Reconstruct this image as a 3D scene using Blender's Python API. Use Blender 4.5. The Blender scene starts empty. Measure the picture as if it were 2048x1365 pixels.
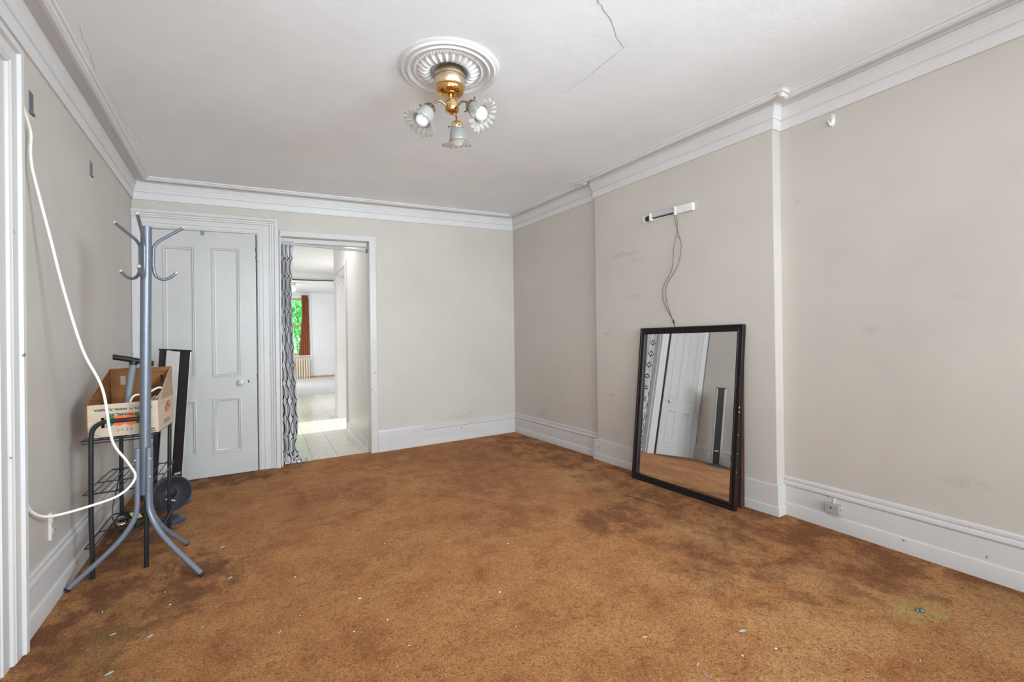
import bpy, bmesh, math, random
from mathutils import Vector, Matrix, noise
random.seed(7)
PI = math.pi
S = bpy.context.scene
C = S.collection

# ------------------------------------------------------------------ camera, world, lights, exposure
S.view_settings.view_transform = 'Standard'
S.view_settings.look = 'None'
S.view_settings.gamma = 1.0
S.view_settings.use_curve_mapping = False
S.view_settings.exposure = 0.13
S.cycles.max_bounces = 10
S.cycles.diffuse_bounces = 7
S.cycles.glossy_bounces = 5
S.cycles.transmission_bounces = 8
S.cycles.sample_clamp_indirect = 6.0
S.cycles.caustics_reflective = False
S.cycles.caustics_refractive = False
S.cycles.use_denoising = True

YAW, PITCH, ROLL, FPX = 0.5430, -0.0047, -0.0248, 905.87
cam_data = bpy.data.cameras.new('camera')
cam_data.sensor_width = 36.0
cam_data.lens = FPX / 2048 * 36.0
cam_data.clip_start = 0.05
cam_data.clip_end = 200
cam = bpy.data.objects.new('camera', cam_data)
C.objects.link(cam)
S.camera = cam
_f = Vector((math.sin(YAW)*math.cos(PITCH), math.cos(YAW)*math.cos(PITCH), math.sin(PITCH)))
_r = Vector((math.cos(YAW), -math.sin(YAW), 0))
_u = _r.cross(_f)
_r2 = _r*math.cos(ROLL) + _u*math.sin(ROLL)
_u2 = -_r*math.sin(ROLL) + _u*math.cos(ROLL)
_m = Matrix((_r2, _u2, -_f)).transposed().to_4x4()
_m.translation = Vector((0, 0, 1.15))
cam.matrix_world = _m

world = bpy.data.worlds.new('world')
S.world = world
world.use_nodes = True
_bg = world.node_tree.nodes['Background']
_bg.inputs[0].default_value = (0.82, 0.91, 1.0, 1)
_bg.inputs[1].default_value = 2.4

def area_light(name, loc, aim, sx, sy, power, color=(1, 1, 1)):
    l = bpy.data.lights.new(name, 'AREA')
    l.shape = 'RECTANGLE'; l.size = sx; l.size_y = sy; l.energy = power; l.color = color
    o = bpy.data.objects.new(name, l)
    o.location = loc
    o.rotation_euler = (Vector(aim)-Vector(loc)).to_track_quat('-Z', 'Y').to_euler()
    C.objects.link(o)
    return o

# daylight through the tall windows in the wall behind the camera
DAY = (0.87, 1.0, 1.10)
area_light('window_daylight', (0.15, -5.9, 1.45), (0.15, 4, 1.30), 1.25, 2.0, 107, DAY)
area_light('window_daylight', (1.85, -5.9, 1.45), (1.85, 4, 1.30), 1.25, 2.0, 107, DAY)
# unseen fill lights added behind the camera to even the room, two aimed up
for loc, aim, size, power, spread in (((2.2, -0.9, 2.1), (-0.6, 3.6, 1.3), 1.1, 41, 100), ((-0.3, -0.9, 2.1), (2.8, 3.6, 1.4), 1.1, 14, 100),
                                      ((1.0, -1.2, 0.6), (1.0, 2.6, 2.6), 1.1, 23, 170), ((-0.4, -0.2, 0.7), (2.3, 3.4, 2.8), 1.1, 6, 70)):
    area_light('soft_fill', loc, aim, size, size, power, DAY).data.spread = math.radians(spread)
# fill lamps added for hallway and kitchen; daylight of the far room
area_light('hall_fill', (0.75, 6.0, 2.60), (0.75, 6.0, 0), 0.5, 0.9, 10, (0.97, 0.98, 1.0))
area_light('kitchen_fill', (2.3, 9.3, 1.5), (0, 9.3, 1.2), 1.3, 1.6, 34, (0.97, 0.98, 1.0))
area_light('far_room_daylight', (0.2, 14.2, 1.7), (2.6, 14.6, 1.2), 1.8, 1.8, 60, (1, 0.99, 0.97))
sun_data = bpy.data.lights.new('sun', 'SUN')
sun_data.energy = 4.2
sun_data.angle = 0.01
sun_data.color = (1, 0.97, 0.9)
sun = bpy.data.objects.new('sun', sun_data)
sun.rotation_euler = Vector((-1, -0.04, -0.62)).to_track_quat('-Z', 'Y').to_euler()
C.objects.link(sun)

# ------------------------------------------------------------------ warp fitted to image lines: walls sheared a little, ceiling raised to the right
K = 0.014
XL, YB, ZC = -0.76, 4.80, 2.545
def warp(p):
    x, y, z = p
    c = (0.015 + 0.021*min(max(y, 0), 4.8))/3.65/2.545
    return (x + K*z, y, z*(1 + c*(x + 0.76)))
def shear(p):
    return (p[0] + K*p[2], p[1], p[2])

# ------------------------------------------------------------------ materials
def srgb(r, g, b):
    def f(c):
        c /= 255
        return c/12.92 if c <= 0.04045 else ((c+0.055)/1.055)**2.4
    return (f(r), f(g), f(b), 1)
class NT:
    def __init__(s, name):
        s.m = bpy.data.materials.new(name); s.m.use_nodes = True
        s.t = s.m.node_tree; s.n = s.t.nodes; s.b = s.n['Principled BSDF']
    def new(s, typ, **kw):
        n = s.n.new(typ)
        for k, v in kw.items(): setattr(n, k, v)
        return n
    def link(s, a, b): s.t.links.new(a, b)
    def coord(s, out='Object'):
        return s.new('ShaderNodeTexCoord').outputs[out]
    def geo(s):
        return s.new('ShaderNodeNewGeometry').outputs['Position']
    def noise(s, vec, scale, detail=4, rough=0.5, dist=0.0):
        n = s.new('ShaderNodeTexNoise'); n.inputs['Scale'].default_value = scale
        n.inputs['Detail'].default_value = detail; n.inputs['Roughness'].default_value = rough
        n.inputs['Distortion'].default_value = dist
        s.link(vec, n.inputs['Vector']); return n.outputs['Fac']
    def scale(s, vec, v):
        n = s.new('ShaderNodeMapping'); n.inputs['Scale'].default_value = v
        s.link(vec, n.inputs['Vector']); return n.outputs[0]
    def ramp(s, fac, stops):
        r = s.new('ShaderNodeValToRGB'); e = r.color_ramp.elements
        while len(e) < len(stops): e.new(0.5)
        for i, (p, c) in enumerate(stops):
            e[i].position = p; e[i].color = c if len(c) == 4 else (*c, 1)
        s.link(fac, r.inputs[0]); return r.outputs[0]
    def mix(s, fac, a, b, mode='MIX'):
        n = s.new('ShaderNodeMix', data_type='RGBA', blend_type=mode)
        if isinstance(fac, (int, float)): n.inputs[0].default_value = fac
        else: s.link(fac, n.inputs[0])
        for i, v in ((6, a), (7, b)):
            if isinstance(v, tuple): n.inputs[i].default_value = v
            else: s.link(v, n.inputs[i])
        return n.outputs[2]
    def math(s, op, a, b=None, c=None, clamp=False):
        n = s.new('ShaderNodeMath', operation=op, use_clamp=clamp)
        for i, v in enumerate((a, b, c)):
            if v is None: continue
            if isinstance(v, (int, float)): n.inputs[i].default_value = v
            else: s.link(v, n.inputs[i])
        return n.outputs[0]
    def bump(s, h, strength, dist=0.01, prev=None):
        n = s.new('ShaderNodeBump'); n.inputs['Strength'].default_value = strength
        n.inputs['Distance'].default_value = dist
        s.link(h, n.inputs['Height'])
        if prev: s.link(prev, n.inputs['Normal'])
        return n.outputs[0]
    def set(s, **kw):
        names = dict(color='Base Color', rough='Roughness', metal='Metallic', normal='Normal', trans='Transmission Weight',
                     ior='IOR', alpha='Alpha', coat='Coat Weight', spec='Specular IOR Level', sheen='Sheen Weight')
        for k, v in kw.items():
            i = s.b.inputs[names[k]]
            if hasattr(v, 'is_linked') or hasattr(v, 'links'): s.link(v, i)
            else: i.default_value = v
        return s.m
def plain(name, col, rough=0.5, metal=0.0, var=0.06, scale=14, bump=0.0, coat=0.0, spec=0.5):
    t = NT(name); v = t.coord()
    n = t.noise(v, scale, 4)
    dark = tuple(c*(1-var) for c in col[:3]) + (1,); lite = tuple(min(1, c*(1+var)) for c in col[:3]) + (1,)
    t.set(color=t.ramp(n, [(0.3, dark), (0.7, lite)]), rough=rough, metal=metal, coat=coat, spec=spec)
    if bump: t.set(normal=t.bump(t.noise(v, scale*6, 3), bump, 0.003))
    return t.m
def blob(t, pos, c, r):
    """soft ellipsoid 1..0 around c (world position)"""
    mp = t.new('ShaderNodeVectorMath', operation='SUBTRACT'); t.link(pos, mp.inputs[0]); mp.inputs[1].default_value = c
    dv = t.new('ShaderNodeVectorMath', operation='DIVIDE'); t.link(mp.outputs[0], dv.inputs[0]); dv.inputs[1].default_value = r
    ln = t.new('ShaderNodeVectorMath', operation='LENGTH'); t.link(dv.outputs[0], ln.inputs[0])
    return t.math('SUBTRACT', 1.0, ln.outputs['Value'], clamp=True)
def wall_paint(name, col, marks=()):
    t = NT(name); v = t.geo()
    n1 = t.noise(v, 1.6, 5, 0.6); n2 = t.noise(v, 60, 3)
    d = tuple(c*0.95 for c in col[:3]) + (1,); l = tuple(c*1.04 for c in col[:3]) + (1,)
    c = t.ramp(n1, [(0.3, d), (0.7, l)])
    if marks:
        acc = None
        for ctr, r, s in marks:
            b = t.math('MULTIPLY', blob(t, v, ctr, r), s)
            acc = b if acc is None else t.math('MAXIMUM', acc, b)
        grit = t.ramp(t.noise(v, 45, 5, 0.7), [(0.42, (0, 0, 0)), (0.62, (1, 1, 1))])
        c = t.mix(t.math('MULTIPLY', acc, grit), c, (0.16, 0.14, 0.12, 1))
    h = t.noise(v, 9, 6, 0.65)
    nb = t.bump(h, 0.12, 0.02)
    nb = t.bump(n2, 0.10, 0.002, nb)
    return t.set(color=c, rough=0.52, normal=nb, spec=0.35)
def old_gloss(name, col, chip=0.74, rough=0.34):
    """thick old gloss paint with brush relief and small dark chips"""
    t = NT(name); v = t.geo()
    n1 = t.noise(v, 2.5, 4)
    d = tuple(c*0.955 for c in col[:3]) + (1,); l = tuple(min(1, c*1.02) for c in col[:3]) + (1,)
    c = t.ramp(n1, [(0.3, d), (0.7, l)])
    ch = t.ramp(t.noise(v, 26, 6, 0.62), [(chip-0.015, (0, 0, 0)), (chip, (1, 1, 1))])
    c = t.mix(ch, c, (0.13, 0.12, 0.11, 1))
    nb = t.bump(t.noise(v, 22, 5, 0.6), 0.16, 0.006)
    nb = t.bump(ch, 0.3, -0.001, nb)
    return t.set(color=c, rough=rough, normal=nb, spec=0.4)

WALLC = srgb(198, 192, 184)
M = {}
M['wall'] = wall_paint('beige wall paint', WALLC, [
    ((2.2, 4.80, 0.27), (0.22, 0.1, 0.045), 0.35), ((2.30, 4.80, 0.30), (0.06, 0.1, 0.03), 0.5),
    ((2.88, 4.2, 0.30), (0.1, 0.12, 0.06), 0.6), ((2.89, 3.06, 1.19), (0.1, 0.03, 0.05), 0.9), ((2.89, 3.10, 1.17), (0.1, 0.02, 0.03), 0.9),
    ((2.87, 3.05, 0.62), (0.1, 0.05, 0.02), 0.9), ((2.89, 2.88, 1.86), (0.1, 0.28, 0.03), 0.55), ((2.89, 2.72, 1.79), (0.1, 0.12, 0.03), 0.4),
    ((2.89, 2.75, 1.48), (0.1, 0.15, 0.03), 0.4), ((2.99, 0.75, 1.3), (0.1, 0.1, 0.05), 0.3), ((2.98, 1.48, 1.95), (0.1, 0.02, 0.02), 0.8),
    ((2.98, 1.1, 1.15), (0.1, 0.06, 0.04), 0.35), ((2.95, 0.72, 0.42), (0.1, 0.14, 0.04), 0.3), ((-0.73, 3.95, 2.28), (0.1, 0.02, 0.02), 0.9)])
M['cream_edge'] = wall_paint('cream wall paint', srgb(216, 209, 198))
M['ceiling'] = wall_paint('white ceiling paint', srgb(238, 242, 245))
M['trim'] = old_gloss('white gloss trim', srgb(205, 203, 201), 0.70)
M['trim_clean'] = old_gloss('white painted plaster', srgb(214, 213, 212), 0.83, 0.45)
M['door'] = old_gloss('white gloss door paint', srgb(194, 193, 190), 0.75, 0.30)
M['gap'] = plain('dark gap', srgb(40, 36, 33), 0.9)
M['hall_wall'] = wall_paint('hall wall paint', srgb(216, 213, 209))
M['hall_wall'].node_tree.nodes['Principled BSDF'].inputs['Roughness'].default_value = 0.3
M['far_wall'] = wall_paint('pale far wall paint', srgb(226, 226, 226))
M['far_floor'] = plain('pale worn floor', srgb(205, 202, 200), 0.5, var=0.08, scale=3)
M['black_metal'] = plain('black painted metal', srgb(30, 32, 35), 0.35, 0.0, 0.15, 30)
M['grey_metal'] = plain('grey hammered metal', srgb(112, 118, 128), 0.36, 0.40, 0.05, 60, 0.03)
M['grey_tube'] = plain('blue grey painted tube', srgb(118, 127, 140), 0.38, 0.30, 0.05, 40, 0.03)
M['chrome'] = plain('bright cap', srgb(235, 235, 235), 0.18, 0.8, 0.03)
M['white_cord'] = plain('white cable sheath', srgb(232, 229, 224), 0.45)
M['black_plastic'] = plain('black plastic', srgb(24, 24, 25), 0.42, 0.0, 0.2, 20)
M['fan_blue'] = plain('dark blue grey plastic', srgb(58, 64, 76), 0.38, 0.0, 0.12, 20)
M['silver_panel'] = plain('silver white plastic', srgb(204, 201, 195), 0.32, 0.15, 0.03)
M['label'] = plain('silver label', srgb(190, 190, 188), 0.4, 0.3)
M['pump_grey'] = plain('grey plastic pipe', srgb(118, 126, 132), 0.45)
M['wire'] = plain('thin dark wire', srgb(70, 66, 62), 0.4, 0.6)
M['steel'] = plain('dull steel', srgb(110, 118, 126), 0.4, 0.6)
M['rust'] = plain('dark brown hardware', srgb(48, 38, 32), 0.6, 0.3, 0.3, 80)
M['plastic_white'] = plain('white plastic', srgb(228, 228, 226), 0.4)
M['plaque'] = plain('pale grey box', srgb(188, 188, 188), 0.45)
M['vane'] = plain('grey plastic vane', srgb(74, 76, 82), 0.35)
M['box_grey_shaded'] = plain('shade darkened grey plastic box', srgb(164, 164, 164), 0.45)  # grey darkened to carry the shadow on the box front
M['hole'] = plain('black hole', srgb(10, 10, 10), 0.9)
M['bulb'] = plain('opal bulb glass', srgb(244, 244, 246), 0.18, 0, 0.01, coat=0.6)
M['radiator'] = plain('cream radiator enamel', srgb(232, 214, 190), 0.4)
M['edge_dark'] = plain('dark bare door edge', srgb(74, 72, 70), 0.7)

def wood(name, a, b, axis_scale, rough=0.35):
    t = NT(name); v = t.coord()
    n = t.noise(t.scale(v, axis_scale), 6, 6, 0.6, 0.6)
    return t.set(color=t.ramp(n, [(0.3, a), (0.72, b)]), rough=rough, normal=t.bump(n, 0.08, 0.003), coat=0.04, spec=0.3)
M['mirror_frame'] = wood('dark mahogany', srgb(12, 9, 10), srgb(36, 20, 19), (8, 8, 1.2), 0.5)
M['mirror_board'] = wood('brown stained board', srgb(50, 29, 23), srgb(86, 54, 41), (6, 14, 1.0), 0.5)
M['window_wood'] = wood('bare window sash wood', srgb(176, 140, 98), srgb(205, 172, 128), (3, 3, 3), 0.5)
_t = NT('mirror silver'); M['mirror'] = _t.set(color=(0.95, 0.955, 0.95, 1), metal=1.0, rough=0.012)
def brass(name, c1, rough):
    t = NT(name); v = t.coord(); n = t.noise(v, 50, 4)
    return t.set(color=t.ramp(n, [(0.35, c1), (0.75, tuple(min(1, x*1.25) for x in c1[:3]) + (1,))]), metal=1.0, rough=rough)
M['brass'] = brass('polished brass', (0.62, 0.36, 0.12, 1), 0.10)
M['brass_dull'] = brass('brushed brass', (0.70, 0.57, 0.38, 1), 0.32)
M['antique'] = brass('antique bronze arm', (0.36, 0.28, 0.20, 1), 0.30)
# ruffled frosted glass: grey bell, clearer fluted rim
def shade_glass(name, c, alpha):
    t = NT(name)
    tr = t.new('ShaderNodeBsdfTranslucent'); tr.inputs[0].default_value = c
    gl = t.new('ShaderNodeBsdfGlossy'); gl.inputs[1].default_value = 0.2
    di = t.new('ShaderNodeBsdfDiffuse'); di.inputs[0].default_value = c
    tp = t.new('ShaderNodeBsdfTransparent'); tp.inputs[0].default_value = (0.93, 0.93, 0.92, 1)
    m1 = t.new('ShaderNodeMixShader'); m1.inputs[0].default_value = 0.5
    t.link(tr.outputs[0], m1.inputs[1]); t.link(di.outputs[0], m1.inputs[2])
    m2 = t.new('ShaderNodeMixShader'); m2.inputs[0].default_value = 0.10
    t.link(m1.outputs[0], m2.inputs[1]); t.link(gl.outputs[0], m2.inputs[2])
    m3 = t.new('ShaderNodeMixShader'); m3.inputs[0].default_value = alpha
    t.link(tp.outputs[0], m3.inputs[1]); t.link(m2.outputs[0], m3.inputs[2])
    t.link(m3.outputs[0], t.n['Material Output'].inputs[0]); return t.m
M['shade_frost'] = shade_glass('frosted grey glass', (0.60, 0.61, 0.58, 1), 0.80)
M['shade_rim'] = shade_glass('clear fluted glass rim', (0.70, 0.68, 0.62, 1), 0.34)
# window pane
_t = NT('window glass'); M['glass'] = None
_tp = _t.new('ShaderNodeBsdfTransparent'); _tp.inputs[0].default_value = (0.93, 0.97, 0.95, 1)
_gl = _t.new('ShaderNodeBsdfGlossy'); _gl.inputs[1].default_value = 0.03
_mx = _t.new('ShaderNodeMixShader'); _mx.inputs[0].default_value = 0.06
_t.link(_tp.outputs[0], _mx.inputs[1]); _t.link(_gl.outputs[0], _mx.inputs[2]); _t.link(_mx.outputs[0], _t.n['Material Output'].inputs[0])
M['glass'] = _t.m
# carpet
def carpet():
    t = NT('rust brown shag carpet'); v = t.geo()
    big = t.noise(v, 0.8, 3, 0.5)
    med = t.noise(t.scale(v, (2.0, 2.0, 1)), 2.1, 9, 0.68, 0.25)
    stre = t.noise(t.scale(v, (3.2, 5.0, 1)), 1.7, 9, 0.70, 0.5)
    c = t.ramp(med, [(0.30, srgb(156, 92, 36)), (0.45, srgb(196, 130, 68)), (0.58, srgb(209, 146, 82)), (0.75, srgb(222, 163, 98))])
    dk = t.ramp(stre, [(0.54, (0, 0, 0)), (0.66, (1, 1, 1))])
    c = t.mix(t.math('MULTIPLY', dk, 0.55), c, srgb(144, 78, 20))
    c = t.mix(t.math('MULTIPLY', t.ramp(big, [(0.42, (0, 0, 0)), (0.66, (1, 1, 1))]), 0.25), c, srgb(166, 102, 58))
    # worn and soiled zones of the carpet itself
    def zone(ctrs, colr, amt, lo=0.36, hi=0.60, sc=5):
        nonlocal c
        acc = None
        for ctr, r in ctrs:
            b = blob(t, v, ctr, r); acc = b if acc is None else t.math('MAXIMUM', acc, b)
        g = t.noise(t.scale(v, (1.25, 0.95, 1)), sc, 10, 0.72, 0.15)
        a2 = t.math('POWER', acc, 0.5)
        # the zone eats in from its centre, its border broken up by the noise
        f = t.math('ADD', t.math('MULTIPLY', a2, 0.44), t.math('MULTIPLY', t.math('SUBTRACT', g, 0.5), 3.4))
        f = t.math('MULTIPLY', t.math('MULTIPLY', t.ramp(f, [(0.06, (0, 0, 0)), (0.52, (1, 1, 1))]), t.math('MINIMUM', t.math('MULTIPLY', a2, 2.5), 1.0)), amt)
        c = t.mix(f, c, colr)
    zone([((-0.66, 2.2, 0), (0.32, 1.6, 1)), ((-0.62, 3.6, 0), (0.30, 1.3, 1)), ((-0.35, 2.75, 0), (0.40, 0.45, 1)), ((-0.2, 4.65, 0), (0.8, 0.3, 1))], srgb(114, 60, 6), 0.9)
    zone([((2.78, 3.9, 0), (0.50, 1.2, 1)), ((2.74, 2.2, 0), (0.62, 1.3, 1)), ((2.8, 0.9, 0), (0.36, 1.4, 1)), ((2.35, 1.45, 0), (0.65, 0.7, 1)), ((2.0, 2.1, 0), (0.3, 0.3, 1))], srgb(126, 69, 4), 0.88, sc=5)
    zone([((1.15, 4.45, 0), (0.6, 0.35, 1)), ((2.0, 4.0, 0), (0.6, 0.6, 1)), ((1.6, 3.2, 0), (0.5, 0.4, 1)), ((0.7, 3.7, 0), (0.5, 0.3, 1)), ((1.45, 2.5, 0), (0.35, 0.3, 1))], srgb(150, 86, 38), 0.6)
    zone([((2.05, 0.95, 0), (0.45, 0.35, 1)), ((2.5, 0.6, 0), (0.35, 0.5, 1)), ((2.25, 1.65, 0), (0.25, 0.3, 1)), ((1.5, 0.75, 0), (0.4, 0.35, 1)), ((1.75, 1.3, 0), (0.35, 0.2, 1)), ((2.3, 2.9, 0), (0.25, 0.4, 1))], srgb(226, 172, 108), 0.55, sc=3)
    zone([((2.36, 0.735, 0), (0.15, 0.10, 1))], srgb(208, 186, 104), 0.75, sc=9)
    zone([((-0.45, 2.2, 0), (0.22, 0.6, 1))], srgb(158, 122, 62), 0.5, sc=6)
    pile = t.noise(v, 150, 5, 0.75, 1.0)
    tuft = t.noise(v, 55, 5, 0.66, 1.2)
    c = t.mix(t.ramp(tuft, [(0.36, (0.6, 0.6, 0.6)), (0.50, (0, 0, 0))]), c, srgb(116, 62, 24))
    c = t.mix(t.ramp(pile, [(0.36, (0.85, 0.85, 0.85)), (0.52, (0, 0, 0))]), c, srgb(96, 48, 16))
    c = t.mix(t.ramp(pile, [(0.55, (0, 0, 0)), (0.70, (0.6, 0.6, 0.6))]), c, srgb(236, 184, 128))
    nb = t.bump(tuft, 0.6, 0.012)
    nb = t.bump(pile, 0.9, 0.007, nb)
    return t.set(color=c, rough=0.95, normal=nb, spec=0.1, sheen=0.1)
M['carpet'] = carpet()
def tile_mat():
    t = NT('cream vinyl tile'); v = t.geo()
    n = t.noise(v, 7, 6, 0.7); n2 = t.noise(v, 30, 4)
    c = t.ramp(n, [(0.3, srgb(208, 205, 194)), (0.7, srgb(217, 214, 204))])
    return t.set(color=c, rough=t.ramp(n2, [(0.3, (0.16, 0.16, 0.16)), (0.7, (0.30, 0.30, 0.30))]), normal=t.bump(n2, 0.05, 0.003), spec=0.5)
M['tile'] = tile_mat()
def cardboard(name, a, b):
    t = NT(name); v = t.coord()
    n = t.noise(t.scale(v, (3, 3, 14)), 5, 5)
    return t.set(color=t.ramp(n, [(0.3, a), (0.7, b)]), rough=0.85, normal=t.bump(n, 0.06, 0.002), spec=0.2)
M['kraft'] = cardboard('brown kraft cardboard', srgb(122, 78, 44), srgb(146, 98, 60))
M['kraft_lite'] = cardboard('pale kraft cardboard', srgb(160, 134, 112), srgb(172, 147, 124))
M['carton'] = cardboard('buff printed carton', srgb(188, 168, 148), srgb(202, 183, 162))
M['ink_green'] = plain('dark green ink', srgb(46, 84, 66), 0.8)
M['ink_grey'] = plain('faded grey ink', srgb(120, 116, 110), 0.8)
M['ink_orange'] = plain('orange ink', srgb(238, 106, 48), 0.8)
M['ink_rust'] = plain('faded rust ink', srgb(196, 128, 100), 0.8)
M['ink_leaf'] = plain('leaf green ink', srgb(28, 118, 78), 0.8)
# patterned curtain: interlocking black arcs on white, in cloth coordinates
def curtain_cloth():
    t = NT('white curtain with black interlocking arcs')
    uv = t.coord('UV'); sp = t.new('ShaderNodeSeparateXYZ'); t.link(uv, sp.inputs[0])
    u, v = sp.outputs[0], sp.outputs[1]
    masks = []
    P, Q, A, W = 0.120, 0.345, 0.046, 0.0072
    for ph, sg, uo in ((0.0, 1, 0.0), (0.0, -1, 0.0)):
        ang = t.math('MULTIPLY', v, 2*PI/Q)
        sn = t.math('COSINE', ang)
        # rounded, nearly circular arcs with sharp turns
        arc = t.math('MULTIPLY', t.math('SIGN', sn), t.math('POWER', t.math('ABSOLUTE', sn), 0.72))
        uu = t.math('ADD', u, t.math('MULTIPLY', arc, sg*A))
        f = t.math('SUBTRACT', t.math('FRACT', t.math('ADD', t.math('DIVIDE', uu, P), 0.5)), 0.5)
        d = t.math('ABSOLUTE', t.math('MULTIPLY', f, P))
        masks.append(t.math('LESS_THAN', d, W))
    m = masks[0]
    for x in masks[1:]: m = t.math('MAXIMUM', m, x)
    weave = t.noise(t.coord(), 900, 2)
    c = t.mix(m, srgb(222, 223, 226), srgb(24, 26, 32))
    t.set(color=c, rough=0.85, normal=t.bump(weave, 0.1, 0.0005), spec=0.15)
    tr = t.new('ShaderNodeBsdfTranslucent'); t.link(c, tr.inputs[0])
    mx = t.new('ShaderNodeMixShader'); mx.inputs[0].default_value = 0.22
    t.link(t.b.outputs[0], mx.inputs[1]); t.link(tr.outputs[0], mx.inputs[2])
    t.link(mx.outputs[0], t.n['Material Output'].inputs[0]); return t.m
M['curtain'] = curtain_cloth()
M['curtain_orange'] = plain('rust orange curtain', srgb(148, 84, 52), 0.8, 0, 0.15, 30)
M['leaf'] = plain('green leaves', srgb(120, 205, 120), 0.6, 0, 0.35, 3)
M['bark'] = plain('tree bark', srgb(90, 78, 64), 0.9)
M['slot_dark'] = plain('dark slot', srgb(70, 66, 62), 0.9)  # flat dark tone of the socket slots
M['chip_white'] = plain('white paint flake', srgb(226, 224, 220), 0.7)
M['chip_grey'] = plain('grey scrap', srgb(150, 152, 156), 0.7)
M['twig'] = plain('dry twig', srgb(78, 56, 44), 0.8)
M['yellow'] = plain('yellow green tag', srgb(196, 190, 96), 0.6)

# ------------------------------------------------------------------ mesh helpers
class MB:
    def __init__(s): s.v = []; s.f = []; s.uv = None
    def add(s, vs, fs):
        o = len(s.v); s.v += [tuple(p) for p in vs]; s.f += [tuple(i+o for i in f) for f in fs]; return s
    def box(s, lo, hi, mtx=None):
        x0, y0, z0 = lo; x1, y1, z1 = hi
        vs = [(x0,y0,z0),(x1,y0,z0),(x1,y1,z0),(x0,y1,z0),(x0,y0,z1),(x1,y0,z1),(x1,y1,z1),(x0,y1,z1)]
        if mtx is not None: vs = [mtx @ Vector(p) for p in vs]
        return s.add(vs, [(0,3,2,1),(4,5,6,7),(0,1,5,4),(1,2,6,5),(2,3,7,6),(3,0,4,7)])
    def hexa(s, vs):
        return s.add(vs, [(0,3,2,1),(4,5,6,7),(0,1,5,4),(1,2,6,5),(2,3,7,6),(3,0,4,7)])
    def prism(s, poly, z0, z1, mtx=None):
        n = len(poly)
        vs = [(x, y, z0) for x, y in poly] + [(x, y, z1) for x, y in poly]
        if mtx is not None: vs = [mtx @ Vector(p) for p in vs]
        return s.add(vs, [tuple(range(n))[::-1], tuple(range(n, 2*n))] + [(i, (i+1) % n, n+(i+1) % n, n+i) for i in range(n)])
    def tube(s, pts, r, seg=10, caps=True, closed=False):
        P = [Vector(p) for p in pts]; n = len(P)
        R = r if isinstance(r, (list, tuple)) else [r]*n
        up = None; rings = []
        for i in range(n):
            if closed: t = (P[(i+1) % n] - P[i-1]).normalized()
            else: t = (P[min(i+1, n-1)] - P[max(i-1, 0)]).normalized()
            if up is None:
                a = Vector((0, 0, 1)) if abs(t.z) < 0.9 else Vector((1, 0, 0))
                up = t.cross(a).normalized()
            else:
                up = (up - t*up.dot(t)).normalized()
            b = t.cross(up)
            rings.append([P[i] + (up*math.cos(2*PI*k/seg) + b*math.sin(2*PI*k/seg))*R[i] for k in range(seg)])
        vs = [p for ring in rings for p in ring]; fs = []
        for i in range(n if closed else n-1):
            j = (i+1) % n
            for k in range(seg):
                fs.append((i*seg+k, i*seg+(k+1) % seg, j*seg+(k+1) % seg, j*seg+k))
        if caps and not closed:
            fs.append(tuple(range(seg))[::-1]); fs.append(tuple((n-1)*seg+k for k in range(seg)))
        return s.add(vs, fs)
    def lathe(s, prof, mtx=None, seg=32, fn=None):
        """prof: [(r,z)]; fn(r,z,a) may reshape"""
        vs = []; fs = []; n = len(prof)
        for i, (r, z) in enumerate(prof):
            for k in range(seg):
                a = 2*PI*k/seg
                rr, zz = (r, z) if fn is None else fn(r, z, a, i)
                p = Vector((rr*math.cos(a), rr*math.sin(a), zz))
                vs.append(mtx @ p if mtx is not None else p)
        for i in range(n-1):
            for k in range(seg):
                fs.append((i*seg+k, i*seg+(k+1) % seg, (i+1)*seg+(k+1) % seg, (i+1)*seg+k))
        if prof[0][0] > 1e-5: fs.append(tuple(range(seg))[::-1]) if fn is None else None
        if prof[-1][0] > 1e-5: fs.append(tuple((n-1)*seg+k for k in range(seg))) if fn is None else None
        fs = [f for f in fs if f]
        return s.add(vs, fs)
    def sphere(s, c, r, seg=16, rings=10, sc=(1, 1, 1)):
        prof = [(max(r*math.sin(PI*i/rings), 1e-6), -r*math.cos(PI*i/rings)) for i in range(rings+1)]
        m = Matrix.Translation(c) @ Matrix.Diagonal((*sc, 1))
        return s.lathe(prof, m, seg)
    def sweep(s, prof, path, z0=0.0, caps=True):
        """prof [(inward d, z)], path [(x,y)], inward = right of travel"""
        n = len(path); rows = []
        nr = []
        for i in range(n-1):
            d = (Vector(path[i+1]) - Vector(path[i])).normalized(); nr.append(Vector((d.y, -d.x)))
        for i in range(n):
            if i == 0: m = nr[0]
            elif i == n-1: m = nr[-1]
            else:
                a, b = nr[i-1], nr[i]; m = (a+b)/(1+a.dot(b))
            rows.append([(path[i][0]+m.x*d, path[i][1]+m.y*d, z0+z) for d, z in prof])
        k = len(prof); vs = [p for r in rows for p in r]; fs = []
        for i in range(n-1):
            for j in range(k-1):
                fs.append((i*k+j, i*k+j+1, (i+1)*k+j+1, (i+1)*k+j))
        if caps: fs.append(tuple(range(k))); fs.append(tuple((n-1)*k+j for j in range(k))[::-1])
        return s.add(vs, fs)
    def map(s, fn): s.v = [tuple(fn(p)) for p in s.v]; return s
    def cut(s, nx=0.25):
        return s

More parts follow.
